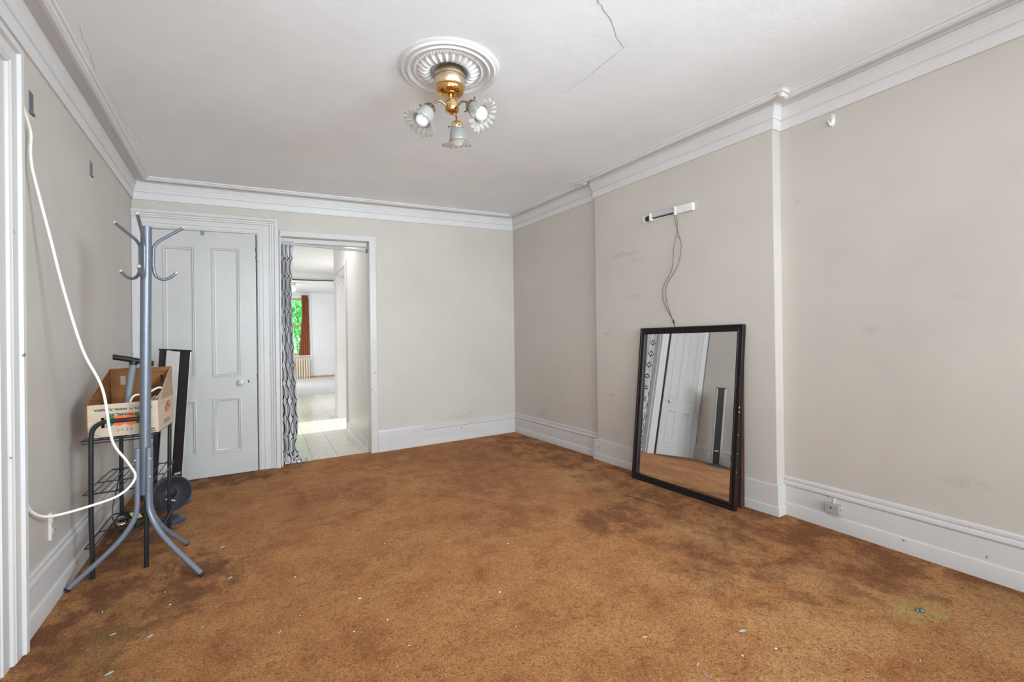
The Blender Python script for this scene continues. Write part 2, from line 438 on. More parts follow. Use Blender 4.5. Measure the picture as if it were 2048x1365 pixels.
def obj(name, mb, mat, parent=None, loc=(0, 0, 0), w=None, smooth=40, bevel=0.0, sub=0, recalc=True):
    """one mesh object; vertices come in world coordinates, the origin goes to loc (the thing's base for children)"""
    if w: mb.map(w)
    org = Vector(loc)
    if parent is not None: org = Vector(parent['_o'])
    me = bpy.data.meshes.new(name)
    me.from_pydata([tuple(Vector(p)-org) for p in mb.v], [], mb.f)
    if mb.uv:
        ul = me.uv_layers.new(name='UVMap')
        for l in me.loops: ul.data[l.index].uv = mb.uv[l.vertex_index]
    if recalc:
        bm = bmesh.new(); bm.from_mesh(me)
        bmesh.ops.recalc_face_normals(bm, faces=bm.faces[:])
        bm.to_mesh(me); bm.free()
    me.update()
    if smooth:
        me.polygons.foreach_set('use_smooth', [True]*len(me.polygons))
        me.set_sharp_from_angle(angle=math.radians(smooth))
    me.materials.append(mat)
    o = bpy.data.objects.new(name, me); C.objects.link(o)
    if parent is not None: o.parent = parent; o['_o'] = list(parent['_o'])
    else: o.location = org; o['_o'] = list(org)
    if bevel:
        b = o.modifiers.new('bevel', 'BEVEL'); b.width = bevel; b.segments = 2; b.limit_method = 'ANGLE'; b.angle_limit = 0.6
    if sub:
        b = o.modifiers.new('sub', 'SUBSURF'); b.levels = sub; b.render_levels = sub
    return o
def pieces(name, mb, mat, parent, **kw):
    """one object per separate piece of mb"""
    adj = {}; root = list(range(len(mb.v)))
    def find(i):
        while root[i] != i: root[i] = root[root[i]]; i = root[i]
        return i
    for f in mb.f:
        for i in f[1:]: root[find(i)] = find(f[0])
    groups = {}
    for f in mb.f: groups.setdefault(find(f[0]), []).append(f)
    out = []
    for fs in groups.values():
        ids = sorted({i for f in fs for i in f}); mp = {i: k for k, i in enumerate(ids)}
        m2 = MB(); m2.v = [mb.v[i] for i in ids]; m2.f = [tuple(mp[i] for i in f) for f in fs]
        out.append(obj(name, m2, mat, parent, **kw))
    return out
def tag(o, label, cat, group=None):
    o['label'] = label; o['category'] = cat
    if group: o['group'] = group
    return o
def struct(o, label=None):
    o['kind'] = 'structure'
    if label: o['label'] = label
    return o
def thing(name, loc, label, cat, group=None):
    o = bpy.data.objects.new(name, None); o.empty_display_size = 0.05
    o.location = loc; o['_o'] = list(loc); C.objects.link(o)
    return tag(o, label, cat, group)
def bez(pts, n=8):
    """Catmull-Rom through pts"""
    P = [Vector(p) for p in pts]; out = []
    for i in range(len(P)-1):
        a = P[max(i-1, 0)]; b = P[i]; c = P[i+1]; d = P[min(i+2, len(P)-1)]
        for k in range(n):
            t = k/n
            out.append(0.5*((2*b) + (c-a)*t + (2*a-5*b+4*c-d)*t*t + (3*b-a-3*c+d)*t**3))
    out.append(P[-1]); return out

# ------------------------------------------------------------------ room shell
YR = -6.0
# carpet
mb = MB(); nx, ny = 40, 110
x0, x1, y0, y1 = -0.95, 3.10, YR-0.1, 4.86
for j in range(ny+1):
    for i in range(nx+1): mb.v.append((x0+(x1-x0)*i/nx, y0+(y1-y0)*j/ny, 0.0))
for j in range(ny):
    for i in range(nx): mb.f.append((j*(nx+1)+i, j*(nx+1)+i+1, (j+1)*(nx+1)+i+1, (j+1)*(nx+1)+i))
struct(obj('floor', mb, M['carpet']), 'rust brown worn shag carpet floor')
mb = MB(); mb.box((x0, y0, -0.12), (x1, 4.86, -0.004)); floor_slab = obj('floor', mb, M['gap']); struct(floor_slab, 'floor boards under the carpet')

# ceiling (bilinear, raised to the right by the warp)
mb = MB(); nx, ny = 12, 24
for zz in (ZC, ZC+0.15):
    for j in range(ny+1):
        for i in range(nx+1): mb.v.append((-0.9+4.1*i/nx, YR-0.1+(5.02-YR)*j/ny, zz))
N = (nx+1)*(ny+1)
for l in range(2):
    for j in range(ny):
        for i in range(nx): mb.f.append(tuple(l*N+q for q in (j*(nx+1)+i, j*(nx+1)+i+1, (j+1)*(nx+1)+i+1, (j+1)*(nx+1)+i)))
ceiling = struct(obj('ceiling', mb, M['ceiling'], w=warp, recalc=False), 'white plaster ceiling')
def ceil_z(x, y):
    return warp((x, y, ZC))[2]
def crack(pts, w):
    mb = MB(); P = bez(pts, 5)
    for i, p in enumerate(P):
        d = (P[min(i+1, len(P)-1)]-P[max(i-1, 0)]).normalized(); nrm = Vector((-d.y, d.x, 0))
        j = random.uniform(-0.004, 0.004); ww = w*random.uniform(0.5, 1.3)
        for sgn in (-1, 1):
            q = p + nrm*(j+sgn*ww/2); mb.v.append((q.x, q.y, ceil_z(q.x-K*ZC, q.y)-0.0006))
    for i in range(len(P)-1): mb.f.append((2*i, 2*i+1, 2*i+3, 2*i+2))
    o = obj('crack', mb, M['crackc'], ceiling, smooth=0, recalc=False)
M['crackc'] = plain('ceiling crack', srgb(176, 176, 176), 0.9)

# left wall, rear wall
mb = MB()
for k in range(28):
    ya = YR + (YB+0.12-YR)*k/28; yb = YR + (YB+0.12-YR)*(k+1)/28
    mb.box((XL-0.12, ya, 0), (XL, yb, ZC+0.1))
mb = MB(); mb.box((XL-0.12, YR-0.12, -0.02), (XL, YB+0.12, ZC+0.1))
wall_left = struct(obj('wall_left', mb, M['wall'], w=warp), 'beige left wall')
# rear wall with two tall windows (behind the camera)
mb = MB()
for a, b, z0, z1 in ((-0.9, -0.5, 0, 2.7), (0.8, 1.2, 0, 2.7), (2.5, 3.2, 0, 2.7), (-0.5, 0.8, 0, 0.42), (1.2, 2.5, 0, 0.42), (-0.5, 0.8, 2.48, 2.7), (1.2, 2.5, 2.48, 2.7)):
    mb.box((a, YR-0.14, z0), (b, YR, z1))
struct(obj('wall_rear', mb, M['wall']), 'beige wall with two tall windows behind the camera')
for i, xx in enumerate((-0.5, 1.2)):
    mb = MB()
    mb.box((xx, YR-0.10, 0.42), (xx+1.3, YR-0.04, 0.50)); mb.box((xx, YR-0.10, 2.40), (xx+1.3, YR-0.04, 2.48))
    mb.box((xx, YR-0.10, 0.50), (xx+0.06, YR-0.04, 2.40)); mb.box((xx+1.24, YR-0.10, 0.50), (xx+1.3, YR-0.04, 2.40))
    mb.box((xx+0.06, YR-0.09, 1.42), (xx+1.24, YR-0.05, 1.47))
    wd = struct(obj('window_%d' % (i+1), mb, M['trim']), 'white sash window')
    mb = MB(); mb.box((xx+0.06, YR-0.075, 0.50), (xx+1.24, YR-0.071, 2.40)); obj('pane', mb, M['glass'], wd, smooth=0)
# back wall with the closet door and the doorway
DX0, DX1, DZ = -0.668, 0.132, 2.147
WX0, WX1, WZ = 0.325, 1.156, 2.150
mb = MB()
for a, b, z0, z1 in ((-0.9, DX0, -0.02, 2.66), (DX0, DX1, DZ, 2.66), (DX1, WX0, -0.02, 2.66), (WX0, WX1, WZ, 2.66), (WX1, 3.1, -0.02, 2.66)):
    mb.box((a, YB, z0), (b, YB+0.12, z1))
wall_back = struct(obj('wall_back', mb, M['wall'], w=warp), 'beige back wall with a door and an open doorway')
# right wall with the chimney breast
foot = [(2.69, YR), (2.90, 0.54), (2.952, 1.58), (2.865, 1.58), (2.865, 3.235), (2.915, 3.235), (2.915, YB+0.12), (3.2, YB+0.12), (3.2, YR)]
mb = MB(); mb.prism(foot, -0.02, 2.66)
wall_right = struct(obj('wall_right', mb, M['wall'], w=warp, smooth=0), 'beige right wall with a shallow chimney breast')

# cornice
corn = [(0.0, -0.165), (0.010, -0.165), (0.014, -0.158), (0.016, -0.112), (0.010, -0.108), (0.010, -0.103), (0.018, -0.100), (0.020, -0.090),
        (0.019, -0.078), (0.024, -0.070), (0.025, -0.060), (0.030, -0.054), (0.031, -0.044), (0.036, -0.040), (0.037, -0.032), (0.028, -0.022),
        (0.030, -0.012), (0.074, -0.010), (0.076, -0.017), (0.086, -0.026), (0.100, -0.028), (0.114, -0.021), (0.118, -0.012), (0.128, -0.010), (0.130, 0.002)]
mb = MB()
def densify(path, step=0.45):
    out = []
    for a, b in zip(path[:-1], path[1:]):
        L = (Vector(b)-Vector(a)).length; n = max(1, int(L/step))
        for k in range(n): out.append((a[0]+(b[0]-a[0])*k/n, a[1]+(b[1]-a[1])*k/n))
    out.append(path[-1]); return out
mb.sweep(corn, densify([(XL, YR), (XL, YB), (2.915, YB), (2.915, 3.235), (2.865, 3.235), (2.865, 1.58), (2.952, 1.58), (2.90, 0.54), (2.69, YR)]), ZC, caps=False)
struct(obj('trim_1', mb, M['trim_clean'], w=warp, smooth=28, recalc=False), 'white moulded plaster cornice around the ceiling')
# broken end of the ceiling bead at the chimney corner
mb = MB(); mb.box((2.745, 1.452, 2.505), (2.80, 1.475, 2.546)); mb.box((2.735, 1.44, 2.527), (2.81, 1.485, 2.546))
struct(obj('trim_2', mb, M['trim_clean'], w=warp, bevel=0.004), 'chipped return of the ceiling bead above the chimney corner')

# baseboards
base = [(0, 0.235), (0.006, 0.235), (0.012, 0.228), (0.013, 0.216), (0.009, 0.210), (0.010, 0.206), (0.018, 0.200), (0.020, 0.188), (0.016, 0.180), (0.012, 0.176), (0.013, 0.172),
        (0.013, 0.080), (0.016, 0.077), (0.022, 0.075), (0.024, 0.070), (0.024, -0.01), (0, -0.01)]
def bpro(h, pl, cap=0.78, th=1.0):
    return [(d*th, (z if z < 0 else (z/0.075*pl if z <= 0.0751 else pl+(z-0.075)/(0.16)*(h-pl)))) for d, z in base]
mb = MB(); mb.sweep(bpro(0.235, 0.075), [(XL, 2.40), (XL, YB)]); struct(obj('baseboard_left', mb, M['trim'], w=warp, smooth=25), 'white baseboard of the left wall')
mb = MB(); mb.sweep(bpro(0.215, 0.068), [(1.72, YB), (2.915, YB)])
mb.sweep([(0, 0.222), (0.008, 0.222), (0.014, 0.21), (0.015, 0.192), (0.022, 0.187), (0.023, 0.165), (0.027, 0.160), (0.027, -0.01), (0, -0.01)], [(1.222, YB), (1.719, YB)])
struct(obj('baseboard_back', mb, M['trim'], w=warp, smooth=25), 'white baseboard of the back wall')
mb = MB()
mb.sweep(bpro(0.225, 0.062), [(2.915, YB), (2.915, 3.24)])
chb = [(0, 0.188), (0.009, 0.188), (0.012, 0.184), (0.012, 0.058), (0.018, 0.054), (0.019, 0.048), (0.019, -0.01), (0, -0.01)]
mb.sweep(chb, [(2.912, 3.262), (2.865, 3.262), (2.865, 1.58), (2.95, 1.58)])
mb.sweep(bpro(0.237, 0.075), [(2.953, 1.585), (2.90, 0.54), (2.69, YR)])
struct(obj('baseboard_right', mb, M['trim'], w=warp, smooth=25), 'white moulded baseboard along the right wall and the chimney breast')

# closet door casing and doorway casing (profiles run from the opening outward)
def casing(x0, x1, zt, yf, prof, legs=(True, True), zb=-0.01):
    """prof [(out, proud)] around the opening x0..x1, top zt, on plane y=yf (proud goes -y)"""
    mb = MB(); k = len(prof); rows = []
    def row(sx, sz, cx, cz): return [(cx+sx*o, yf-p, cz+sz*o) for o, p in prof]
    seq = []
    if legs[0]: seq += [row(-1, 0, x0, zb)]
    seq += [row(-1 if legs[0] else 0, 1, x0, zt), row(1 if legs[1] else 0, 1, x1, zt)]
    if legs[1]: seq += [row(1, 0, x1, zb)]
    for r in seq: mb.v += r
    for i in range(len(seq)-1):
        for j in range(k-1): mb.f.append((i*k+j, i*k+j+1, (i+1)*k+j+1, (i+1)*k+j))
    mb.f.append(tuple(range(k))[::-1]); mb.f.append(tuple((len(seq)-1)*k+j for j in range(k)))
    return mb
prof_d = [(0.004, -0.03), (0.004, 0.012), (0.010, 0.016), (0.020, 0.016), (0.022, 0.020), (0.050, 0.021), (0.053, 0.026), (0.094, 0.027), (0.098, 0.022), (0.104, 0.022), (0.108, 0.032),
          (0.122, 0.034), (0.126, 0.042), (0.140, 0.044), (0.144, 0.052), (0.150, 0.055), (0.176, 0.055), (0.182, 0.050), (0.182, -0.002)]
# left leg is narrow: it dies into the corner
mbd = casing(DX0, DX1, DZ, YB, prof_d)
mbd.map(lambda p: (max(p[0], XL+0.001), p[1], DZ + (p[2]-DZ)*0.152/0.182 if p[2] > DZ else p[2]))
struct(obj('trim_3', mbd, M['trim'], w=warp, smooth=25), 'wide stepped white casing around the closed door')
prof_w = [(-0.004, -0.13), (-0.004, 0.020), (0.0, 0.024), (0.062, 0.024), (0.068, 0.020), (0.068, -0.001)]
mbw = casing(WX0, WX1, WZ, YB, prof_w, legs=(False, True)); mbw.map(lambda p: (p[0], p[1], WZ+(p[2]-WZ)*0.052/0.068 if p[2] > WZ else p[2]))
mbw.box((WX0-0.004, YB-0.02, -0.01), (WX0+0.008, YB+0.13, WZ))
mbw.box((WX0, YB+0.065, WZ-0.043), (WX1+0.01, YB+0.13, WZ+0.01))
struct(obj('trim_4', mbw, M['trim'], w=warp, smooth=25), 'plain white frame of the open doorway')

# the closet door, four panels, standing ajar by a finger's width
AJ = math.radians(2.3)
def ajar(p):
    dx, dy = p[0]-DX0, p[1]-YB
    return warp((DX0 + dx*math.cos(AJ) + dy*math.sin(AJ)*0, YB + dy - dx*math.sin(AJ), p[2]))
DY = YB-0.012
mb = MB()
dl, dr, dt = DX0+0.006, DX1-0.006, DZ-0.006
PT = [(-0.560, -0.333, 0.872, 2.010), (-0.215, 0.004, 0.872, 2.000), (-0.560, -0.333, 0.208, 0.684), (-0.215, 0.000, 0.196, 0.684)]
xs = [dl, -0.560, -0.333, -0.215, 0.002, dr]; zs = [0.006, 0.202, 0.684, 0.872, 2.005, dt]
for i in range(5):
    for j in range(5):
        if i in (1, 3) and j in (1, 3): continue
        mb.box((xs[i], DY, zs[j]), (xs[i+1], DY+0.038, zs[j+1]))
door = struct(obj('door_1', mb, M['door'], w=ajar, smooth=0), 'white four panel closet door in the back wall')
for i in (1, 3):
    for j in (1, 3):
        a, b, c, d = xs[i], xs[i+1], zs[j], zs[j+1]
        m2 = MB(); m2.box((a, DY+0.014, c), (b, DY+0.03, d)); obj('panel', m2, M['door'], door, w=ajar, smooth=0)
        m2 = MB()
        ring = [(0.0, 0.0), (0.0, 0.007), (0.007, 0.009), (0.012, 0.003), (0.020, 0.003), (0.024, -0.010), (0.032, -0.013)]
        k = len(ring)
        for cx, cz, sx, sz in ((a, c, 1, 1), (b, c, -1, 1), (b, d, -1, -1), (a, d, 1, -1)):
            m2.v += [(cx+sx*o, DY-p, cz+sz*o) for o, p in ring]
        for q in range(4):
            for r in range(k-1): m2.f.append((q*k+r, q*k+r+1, ((q+1) % 4)*k+r+1, ((q+1) % 4)*k+r))
        obj('panel_moulding', m2, M['door'], door, w=ajar, smooth=30)
m2 = MB(); kx, kz = 0.000, 0.812
mt = Matrix.Translation((kx, DY, kz)) @ Matrix.Rotation(PI/2, 4, 'X')
m2.lathe([(0.030, 0.0), (0.030, 0.003), (0.012, 0.006), (0.010, 0.020), (0.020, 0.028), (0.027, 0.038), (0.027, 0.046), (0.020, 0.054), (0.0001, 0.057)], mt, 24)
kn = obj('knob', m2, M['trim'], door, w=ajar)
m2 = MB(); m2.box((0.055, DY-0.0015, 0.803), (0.062, DY+0.002, 0.818)); m2.sphere((0.0585, DY-0.0005, 0.820), 0.006, 10, 6, (1, 0.3, 1)); obj('keyhole', m2, M['hole'], door, w=ajar)
m2 = MB(); m2.prism([(-0.014, 0.0), (0.014, 0.0), (0.014, -0.022), (0.008, -0.034), (-0.008, -0.034), (-0.014, -0.022)], 0, 0.006, Matrix.Translation((-0.277, DY-0.001, DZ-0.004)) @ Matrix.Rotation(PI/2, 4, 'X'))
o = obj('latch_tab', m2, M['steel'], door, w=ajar); o['label'] = 'small grey metal tab at the top of the door'
m2 = MB(); m2.box((dr+0.0005, DY+0.002, 0.006), (dr+0.0025, DY+0.038, dt)); o = obj('door_edge', m2, M['edge_dark'], door, w=ajar, smooth=0); o['label'] = 'dark bare latch edge of the door'
m2 = MB(); m2.box((dr-0.003, DY-0.002, 1.985), (dr+0.004, DY+0.01, 2.02)); m2.box((dr-0.003, DY-0.002, 1.92), (dr+0.004, DY+0.01, 1.94)); m2.box((dr-0.003, DY-0.002, 0.85), (dr+0.004, DY+0.01, 0.875))
pieces('strike_plate', m2, M['rust'], door, w=ajar)
# dark-coloured box painting in the shade behind the door leaf (gap lines)
mb = MB(); mb.box((DX0-0.002, YB+0.03, -0.01), (DX1+0.002, YB+0.12, DZ+0.002)); struct(obj('closet_shade_fill', mb, M['gap'], w=warp, smooth=0), 'dark fill painting the shade behind the closet door')

# casing of the opening in the left wall, close to the camera
prof_l = [(0.0, 0.014), (0.012, 0.017), (0.014, 0.022), (0.060, 0.023), (0.064, 0.018), (0.068, 0.018), (0.071, 0.030), (0.078, 0.033), (0.084, 0.030), (0.088, 0.034), (0.128, 0.036), (0.132, 0.031), (0.138, 0.046), (0.158, 0.048), (0.160, 0.044), (0.160, -0.001)]
mb = MB(); k = len(prof_l); ya, yb2, zt = 1.30, 2.292, 2.140
seq = []
for sy, sz, cy, cz in ((1, 0, yb2, -0.01), (1, 1, yb2, zt), (-1, 1, ya, zt), (-1, 0, ya, -0.01)):
    seq.append([(XL+p, cy+sy*o, cz+sz*o) for o, p in prof_l])
for r in seq: mb.v += r
for i in range(3):
    for j in range(k-1): mb.f.append((i*k+j, i*k+j+1, (i+1)*k+j+1, (i+1)*k+j))
mb.f.append(tuple(range(k))); mb.f.append(tuple(3*k+j for j in range(k)))
struct(obj('trim_5', mb, M['trim'], w=warp, smooth=25), 'fluted white casing at the left edge')
mb = MB(); mb.box((XL-0.01, ya, 0.0), (XL+0.010, yb2, zt)); struct(obj('door_2', mb, M['door'], w=warp), 'white closed door inside the left casing')

# ------------------------------------------------------------------ hallway, kitchen and far room seen through the doorway
hd = Vector((0.05, 1, 0)).normalized(); hn = Vector((hd.y, -hd.x, 0))
H0 = Vector((1.153, 4.86, 0))
def hp(a, s, z):          # a across (+ = right of the wall face), s along the hall
    p = H0 + hn*a + hd*s; return (p.x, p.y, z)
hm = Matrix(((hn.x, hd.x, 0, H0.x), (hn.y, hd.y, 0, H0.y), (0, 0, 1, 0), (0, 0, 0, 1)))
# tile floor
mb = MB(); mb.box((-1.6, 4.87, -0.10), (2.9, 11.0, -0.006)); hall_floor = struct(obj('floor_hall', mb, M['gap']), 'cream tiled floor of the hallway')
T = 0.235
mb0 = MB(); g = 0.0012
mb0.box((g, g, -0.006), (T-g, T-g, 0.0))
tile0 = None
cols_hall = range(-5, 0); n_t = 0
for r in range(26):
    s = r*T + 0.012
    cols = range(-5, 1) if s < 2.7 else range(-5, 5)
    for cidx in cols:
        if n_t >= 295: break
        a = cidx*T + 0.155
        p = hp(a, s, 0)
        if tile0 is None:
            me = bpy.data.meshes.new('tile'); me.from_pydata(mb0.v, [], mb0.f); me.materials.append(M['tile'])
            tile0 = me
        o = bpy.data.objects.new('tile', tile0); C.objects.link(o); o.parent = hall_floor
        o.location = (p[0], p[1], random.uniform(-0.0008, 0.0)); o.rotation_euler = (random.uniform(-0.0012, 0.0012), random.uniform(-0.0012, 0.0012), -math.atan2(hd.x, hd.y))
        n_t += 1
# threshold strip
mb = MB(); mb.box((WX0+0.01, YB+0.055, -0.01), (WX1-0.005, YB+0.075, 0.004)); struct(obj('trim_6', mb, M['far_floor'], w=warp, bevel=0.002), 'pale threshold strip between carpet and tiles')
# right wall of the hallway with its side opening
mb = MB(); SA, SB = 1.50, 2.48
for s0, s1, z0, z1 in ((0.06, SA, -0.02, 2.95), (SB, 2.80, -0.02, 2.95), (SA, SB, 2.20, 2.95)):
    mb.box((0, s0, z0), (0.14, s1, z1), hm)
struct(obj('wall_hall_right', mb, M['hall_wall'], w=shear, smooth=0), 'shiny cream wall of the hallway')
mb = MB(); mb.sweep([(0, 0.10), (0.010, 0.10), (0.013, 0.094), (0.013, 0.012), (0.020, 0.006), (0.020, -0.01), (0, -0.01)], [hp(0, SA-0.06, 0)[:2], hp(0, 0.06, 0)[:2]])
struct(obj('baseboard_hall', mb, M['far_wall'], w=shear, smooth=25), 'low baseboard of the hallway')
mb = MB()
for s0, s1, z0, z1 in ((SA-0.06, SA, -0.01, 2.26), (SB, SB+0.06, -0.01, 2.26), (SA, SB, 2.20, 2.26)):
    mb.box((-0.02, s0, z0), (0.0, s1, z1), hm)
mb.box((-0.005, SB-0.012, -0.01), (0.145, SB, 2.2), hm); mb.box((-0.005, SA, -0.01), (0.145, SA+0.012, 2.2), hm); mb.box((-0.005, SA, 2.19), (0.145, SB, 2.20), hm)
struct(obj('trim_7', mb, M['trim'], w=shear, bevel=0.003), 'white frame of the side opening in the hallway')
# unseen left wall, kitchen right wall, hall ceiling
mb = MB(); mb.box((-0.95, 0.06, -0.02), (-0.83, 6.2, 2.95), hm); struct(obj('wall_hall_left', mb, M['hall_wall'], smooth=0), 'left wall of the hallway')
mb = MB(); mb.box((2.5, 7.6, -0.02), (2.62, 11.0, 2.95)); mb.box((1.42, 7.6, -0.02), (2.6, 7.66, 2.95)); struct(obj('wall_kitchen', mb, M['hall_wall'], smooth=0), 'kitchen wall beyond the hallway')
mb = MB(); mb.box((-1.2, 4.92, 2.72), (2.7, 11.1, 2.82)); struct(obj('ceiling_hall', mb, M['far_wall'], smooth=0), 'ceiling of the hallway and kitchen')
# side room floor beyond the opening
mb = MB(); mb.box((1.35, 5.4, -0.1), (3.6, 7.55, -0.004)); struct(obj('floor_side', mb, M['tile'], smooth=0), 'floor of the side room')
# beam between the kitchen and the far room
mb = MB()
mb.box((-1.4, 10.9, 2.585), (2.9, 11.02, 2.95))
mb.sweep([(0, 0.0), (0.02, 0.0), (0.022, 0.05), (0.03, 0.055), (0.032, 0.13), (0.045, 0.14), (0.05, 0.165), (0, 0.165)], [(-1.4, 10.9), (2.9, 10.9)], 2.60)
struct(obj('trim_8', mb, M['far_wall'], smooth=25), 'moulded beam across the far opening')
mb = MB(); mb.tube([(0.2, 10.86, 2.545), (2.6, 10.86, 2.570)], 0.012, 8); tag(obj('curtain_rod', mb, M['black_metal'], loc=(0.2, 10.86, 2.53)), 'thin black rod across the far opening below the beam', 'rod')
# far room
mb = MB(); mb.box((-2, 11.0, -0.1), (5, 17.1, -0.004)); struct(obj('floor_far', mb, M['far_floor'], smooth=0), 'pale floor of the far room')
mb = MB(); mb.box((-2, 11.0, 2.88), (5, 17.1, 3.0)); struct(obj('ceiling_far', mb, M['far_wall'], smooth=0), 'ceiling of the far room')
FX0, FX1, FZ0, FZ1, FY = 1.05, 2.085, 0.78, 2.70, 16.85
mb = MB()
for a, b, z0, z1 in ((-2, FX0, -0.02, 3.0), (FX1, 5, -0.02, 3.0), (FX0, FX1, -0.02, FZ0), (FX0, FX1, FZ1, 3.0)): mb.box((a, FY, z0), (b, FY+0.2, z1))
mb.box((FX1+0.065, FY-0.012, 1.515), (5, FY, 1.535))
struct(obj('wall_far', mb, M['far_wall'], smooth=0), 'pale wall of the far room with a window')
mb = MB(); mb.box((4.9, 11, -0.02), (5.0, 17, 3.0)); mb.box((-2, 11, -0.02), (-1.9, 17, 3.0)); struct(obj('wall_far_side', mb, M['far_wall'], smooth=0), 'side walls of the far room')
mb = MB(); mb.box((2.0, FY-0.03, 0.0), (4.9, FY, 0.05)); struct(obj('baseboard_far', mb, M['window_wood']), 'bare wood strip at the foot of the far wall')
mb = MB()
mb.box((FX1, FY-0.03, 0.1), (FX1+0.065, FY, FZ1+0.1)); mb.box((FX0-0.065, FY-0.03, 0.1), (FX0, FY, FZ1+0.1)); mb.box((FX0, FY-0.03, FZ1), (FX1, FY, FZ1+0.1))
struct(obj('trim_9', mb, M['far_wall'], bevel=0.004), 'white casing of the far window')
mb = MB()
for a, b, z0, z1 in ((FX0, FX0+0.05, FZ0, FZ1), (FX1-0.05, FX1, FZ0, FZ1), (FX0, FX1, FZ0, FZ0+0.06), (FX0, FX1, FZ1-0.05, FZ1), (FX0, FX1, 1.74, 1.80)): mb.box((a, FY+0.03, z0), (b, FY+0.08, z1))
fw = struct(obj('window_3', mb, M['window_wood'], bevel=0.003), 'wood sash window of the far room with greenery outside')
for z0, z1 in ((FZ0+0.06, 1.74), (1.80, FZ1-0.05)):
    m2 = MB(); m2.box((FX0+0.05, FY+0.052, z0), (FX1-0.05, FY+0.056, z1)); obj('pane', m2, M['glass'], fw, smooth=0)
m2 = MB(); m2.box((FX0-0.08, FY-0.12, FZ0-0.05), (FX1+0.08, FY+0.03, FZ0-0.015)); obj('sill', m2, M['far_wall'], fw, bevel=0.004)
# orange curtain beside the far window
mb = MB(); nu, nv = 40, 14; L = []
for j in range(nv+1):
    t = j/nv; z = 2.80 - (2.80-0.76)*t
    wd = 0.20 + 0.14*max(0, t-0.35)/0.65; cx = 1.955 - 0.085*max(0, t-0.3)
    for i in range(nu+1):
        u = i/nu; mb.v.append((cx + (u-0.5)*wd, FY-0.09 + 0.022*math.sin(u*2*PI*5.0 + t), z))
for j in range(nv):
    for i in range(nu): mb.f.append((j*(nu+1)+i, j*(nu+1)+i+1, (j+1)*(nu+1)+i+1, (j+1)*(nu+1)+i))
tag(obj('curtain', mb, M['curtain_orange'], loc=(1.95, FY-0.09, 0.76), recalc=False), 'long rust orange curtain at the window of the far room', 'curtain')
# radiator
t = thing('radiator', (1.82, FY-0.16, 0), 'cream cast iron radiator below the far window', 'radiator')
for i in range(8):
    x = 1.50 + i*0.075; mb = MB()
    for yy in (FY-0.20, FY-0.12):
        mb.tube(bez([(x, yy, 0.0), (x, yy, 0.08), (x, yy, 0.60), (x, yy, 0.64)], 3), 0.020, 8)
    mb.tube(bez([(x, FY-0.20, 0.63), (x, FY-0.16, 0.66), (x, FY-0.12, 0.63)], 4), 0.024, 8)
    mb.tube([(x, FY-0.20, 0.09), (x, FY-0.12, 0.09)], 0.022, 8)
    obj('radiator_section', mb, M['radiator'], t)
mb = MB(); mb.tube([(1.48, FY-0.16, 0.10), (2.10, FY-0.16, 0.10)], 0.016, 8); obj('radiator_pipe', mb, M['radiator'], t)
# globe ceiling lamp in the far room
t = thing('ceiling_lamp', (1.33, 14.0, 2.88), 'white globe ceiling lamp in the far room', 'lamp')
mb = MB(); mb.sphere((1.335, 14.0, 2.715), 0.115, 20, 14); obj('globe', mb, M['bulb'], t)
mb = MB(); mb.lathe([(0.07, 2.82), (0.075, 2.85), (0.06, 2.88)], Matrix.Translation((1.335, 14, 0)), 20); obj('base', mb, M['brass_dull'], t)
# trees outside the far window
def tree(name, loc, h, r, n, seed, label):
    rnd = random.Random(seed); root = thing(name, loc, label, 'tree')
    mb = MB(); mb.tube(bez([(loc[0], loc[1], loc[2]), (loc[0]+0.1, loc[1], h*0.4), (loc[0], loc[1]+0.1, h*0.8)], 5), [0.16]*6+[0.10]*5, 8); obj('trunk', mb, M['bark'], root)
    mb = MB()
    for i in range(n):
        d = Vector((rnd.gauss(0, 1), rnd.gauss(0, 1), rnd.gauss(0, 1))).normalized()*r*(rnd.random()**0.4)
        c = Vector((loc[0], loc[1], h*0.55)) + Vector((d.x, d.y, d.z*1.4)); sz = rnd.uniform(0.07, 0.16)
        a = Vector((rnd.gauss(0, 1), rnd.gauss(0, 1), rnd.gauss(0, 1))).normalized(); b = a.orthogonal().normalized()
        mb.add([c-a*sz, c+b*sz*0.5, c+a*sz, c-b*sz*0.5], [(0, 1, 2, 3)])
    o = obj('foliage', mb, M['leaf'], root, smooth=0, recalc=False); o['kind'] = 'stuff'
tree('leafy_tree', (1.6, 20.6, -1.0), 4.6, 1.9, 5200, 3, 'bright green leafy tree right outside the far window')
mb = MB(); mb.box((-6, 17.1, -1.2), (9, 26, -1.0)); o = obj('ground', mb, M['leaf'], smooth=0); struct(o, 'green ground outside')

# ------------------------------------------------------------------ ceiling medallion, chandelier
AX, AY = 0.982, 2.195
CZ = ceil_z(AX-K*ZC, AY)
mt = Matrix.Translation((AX-0.004, AY, CZ))
mb = MB()
pr = [(0.090, -0.004), (0.100, -0.020), (0.112, -0.022), (0.165, -0.010), (0.172, -0.016), (0.180, -0.014), (0.186, -0.008), (0.196, -0.010), (0.203, -0.022), (0.212, -0.024), (0.218, -0.014),
      (0.224, -0.012), (0.230, -0.019), (0.240, -0.021), (0.246, -0.012), (0.254, -0.010), (0.262, -0.006), (0.264, 0.004)]
def flute(r, z, a, i):
    if 0.095 < r < 0.17:
        k = math.sin(min(1, max(0, (r-0.095)/0.07))*PI)
        return r, z + 0.010*math.cos(a*26 + 9*(r-0.1)) * k - 0.004*k
    if 0.170 <= r < 0.184: return r, z - 0.005*abs(math.sin(a*32))
    return r, z
prd = []
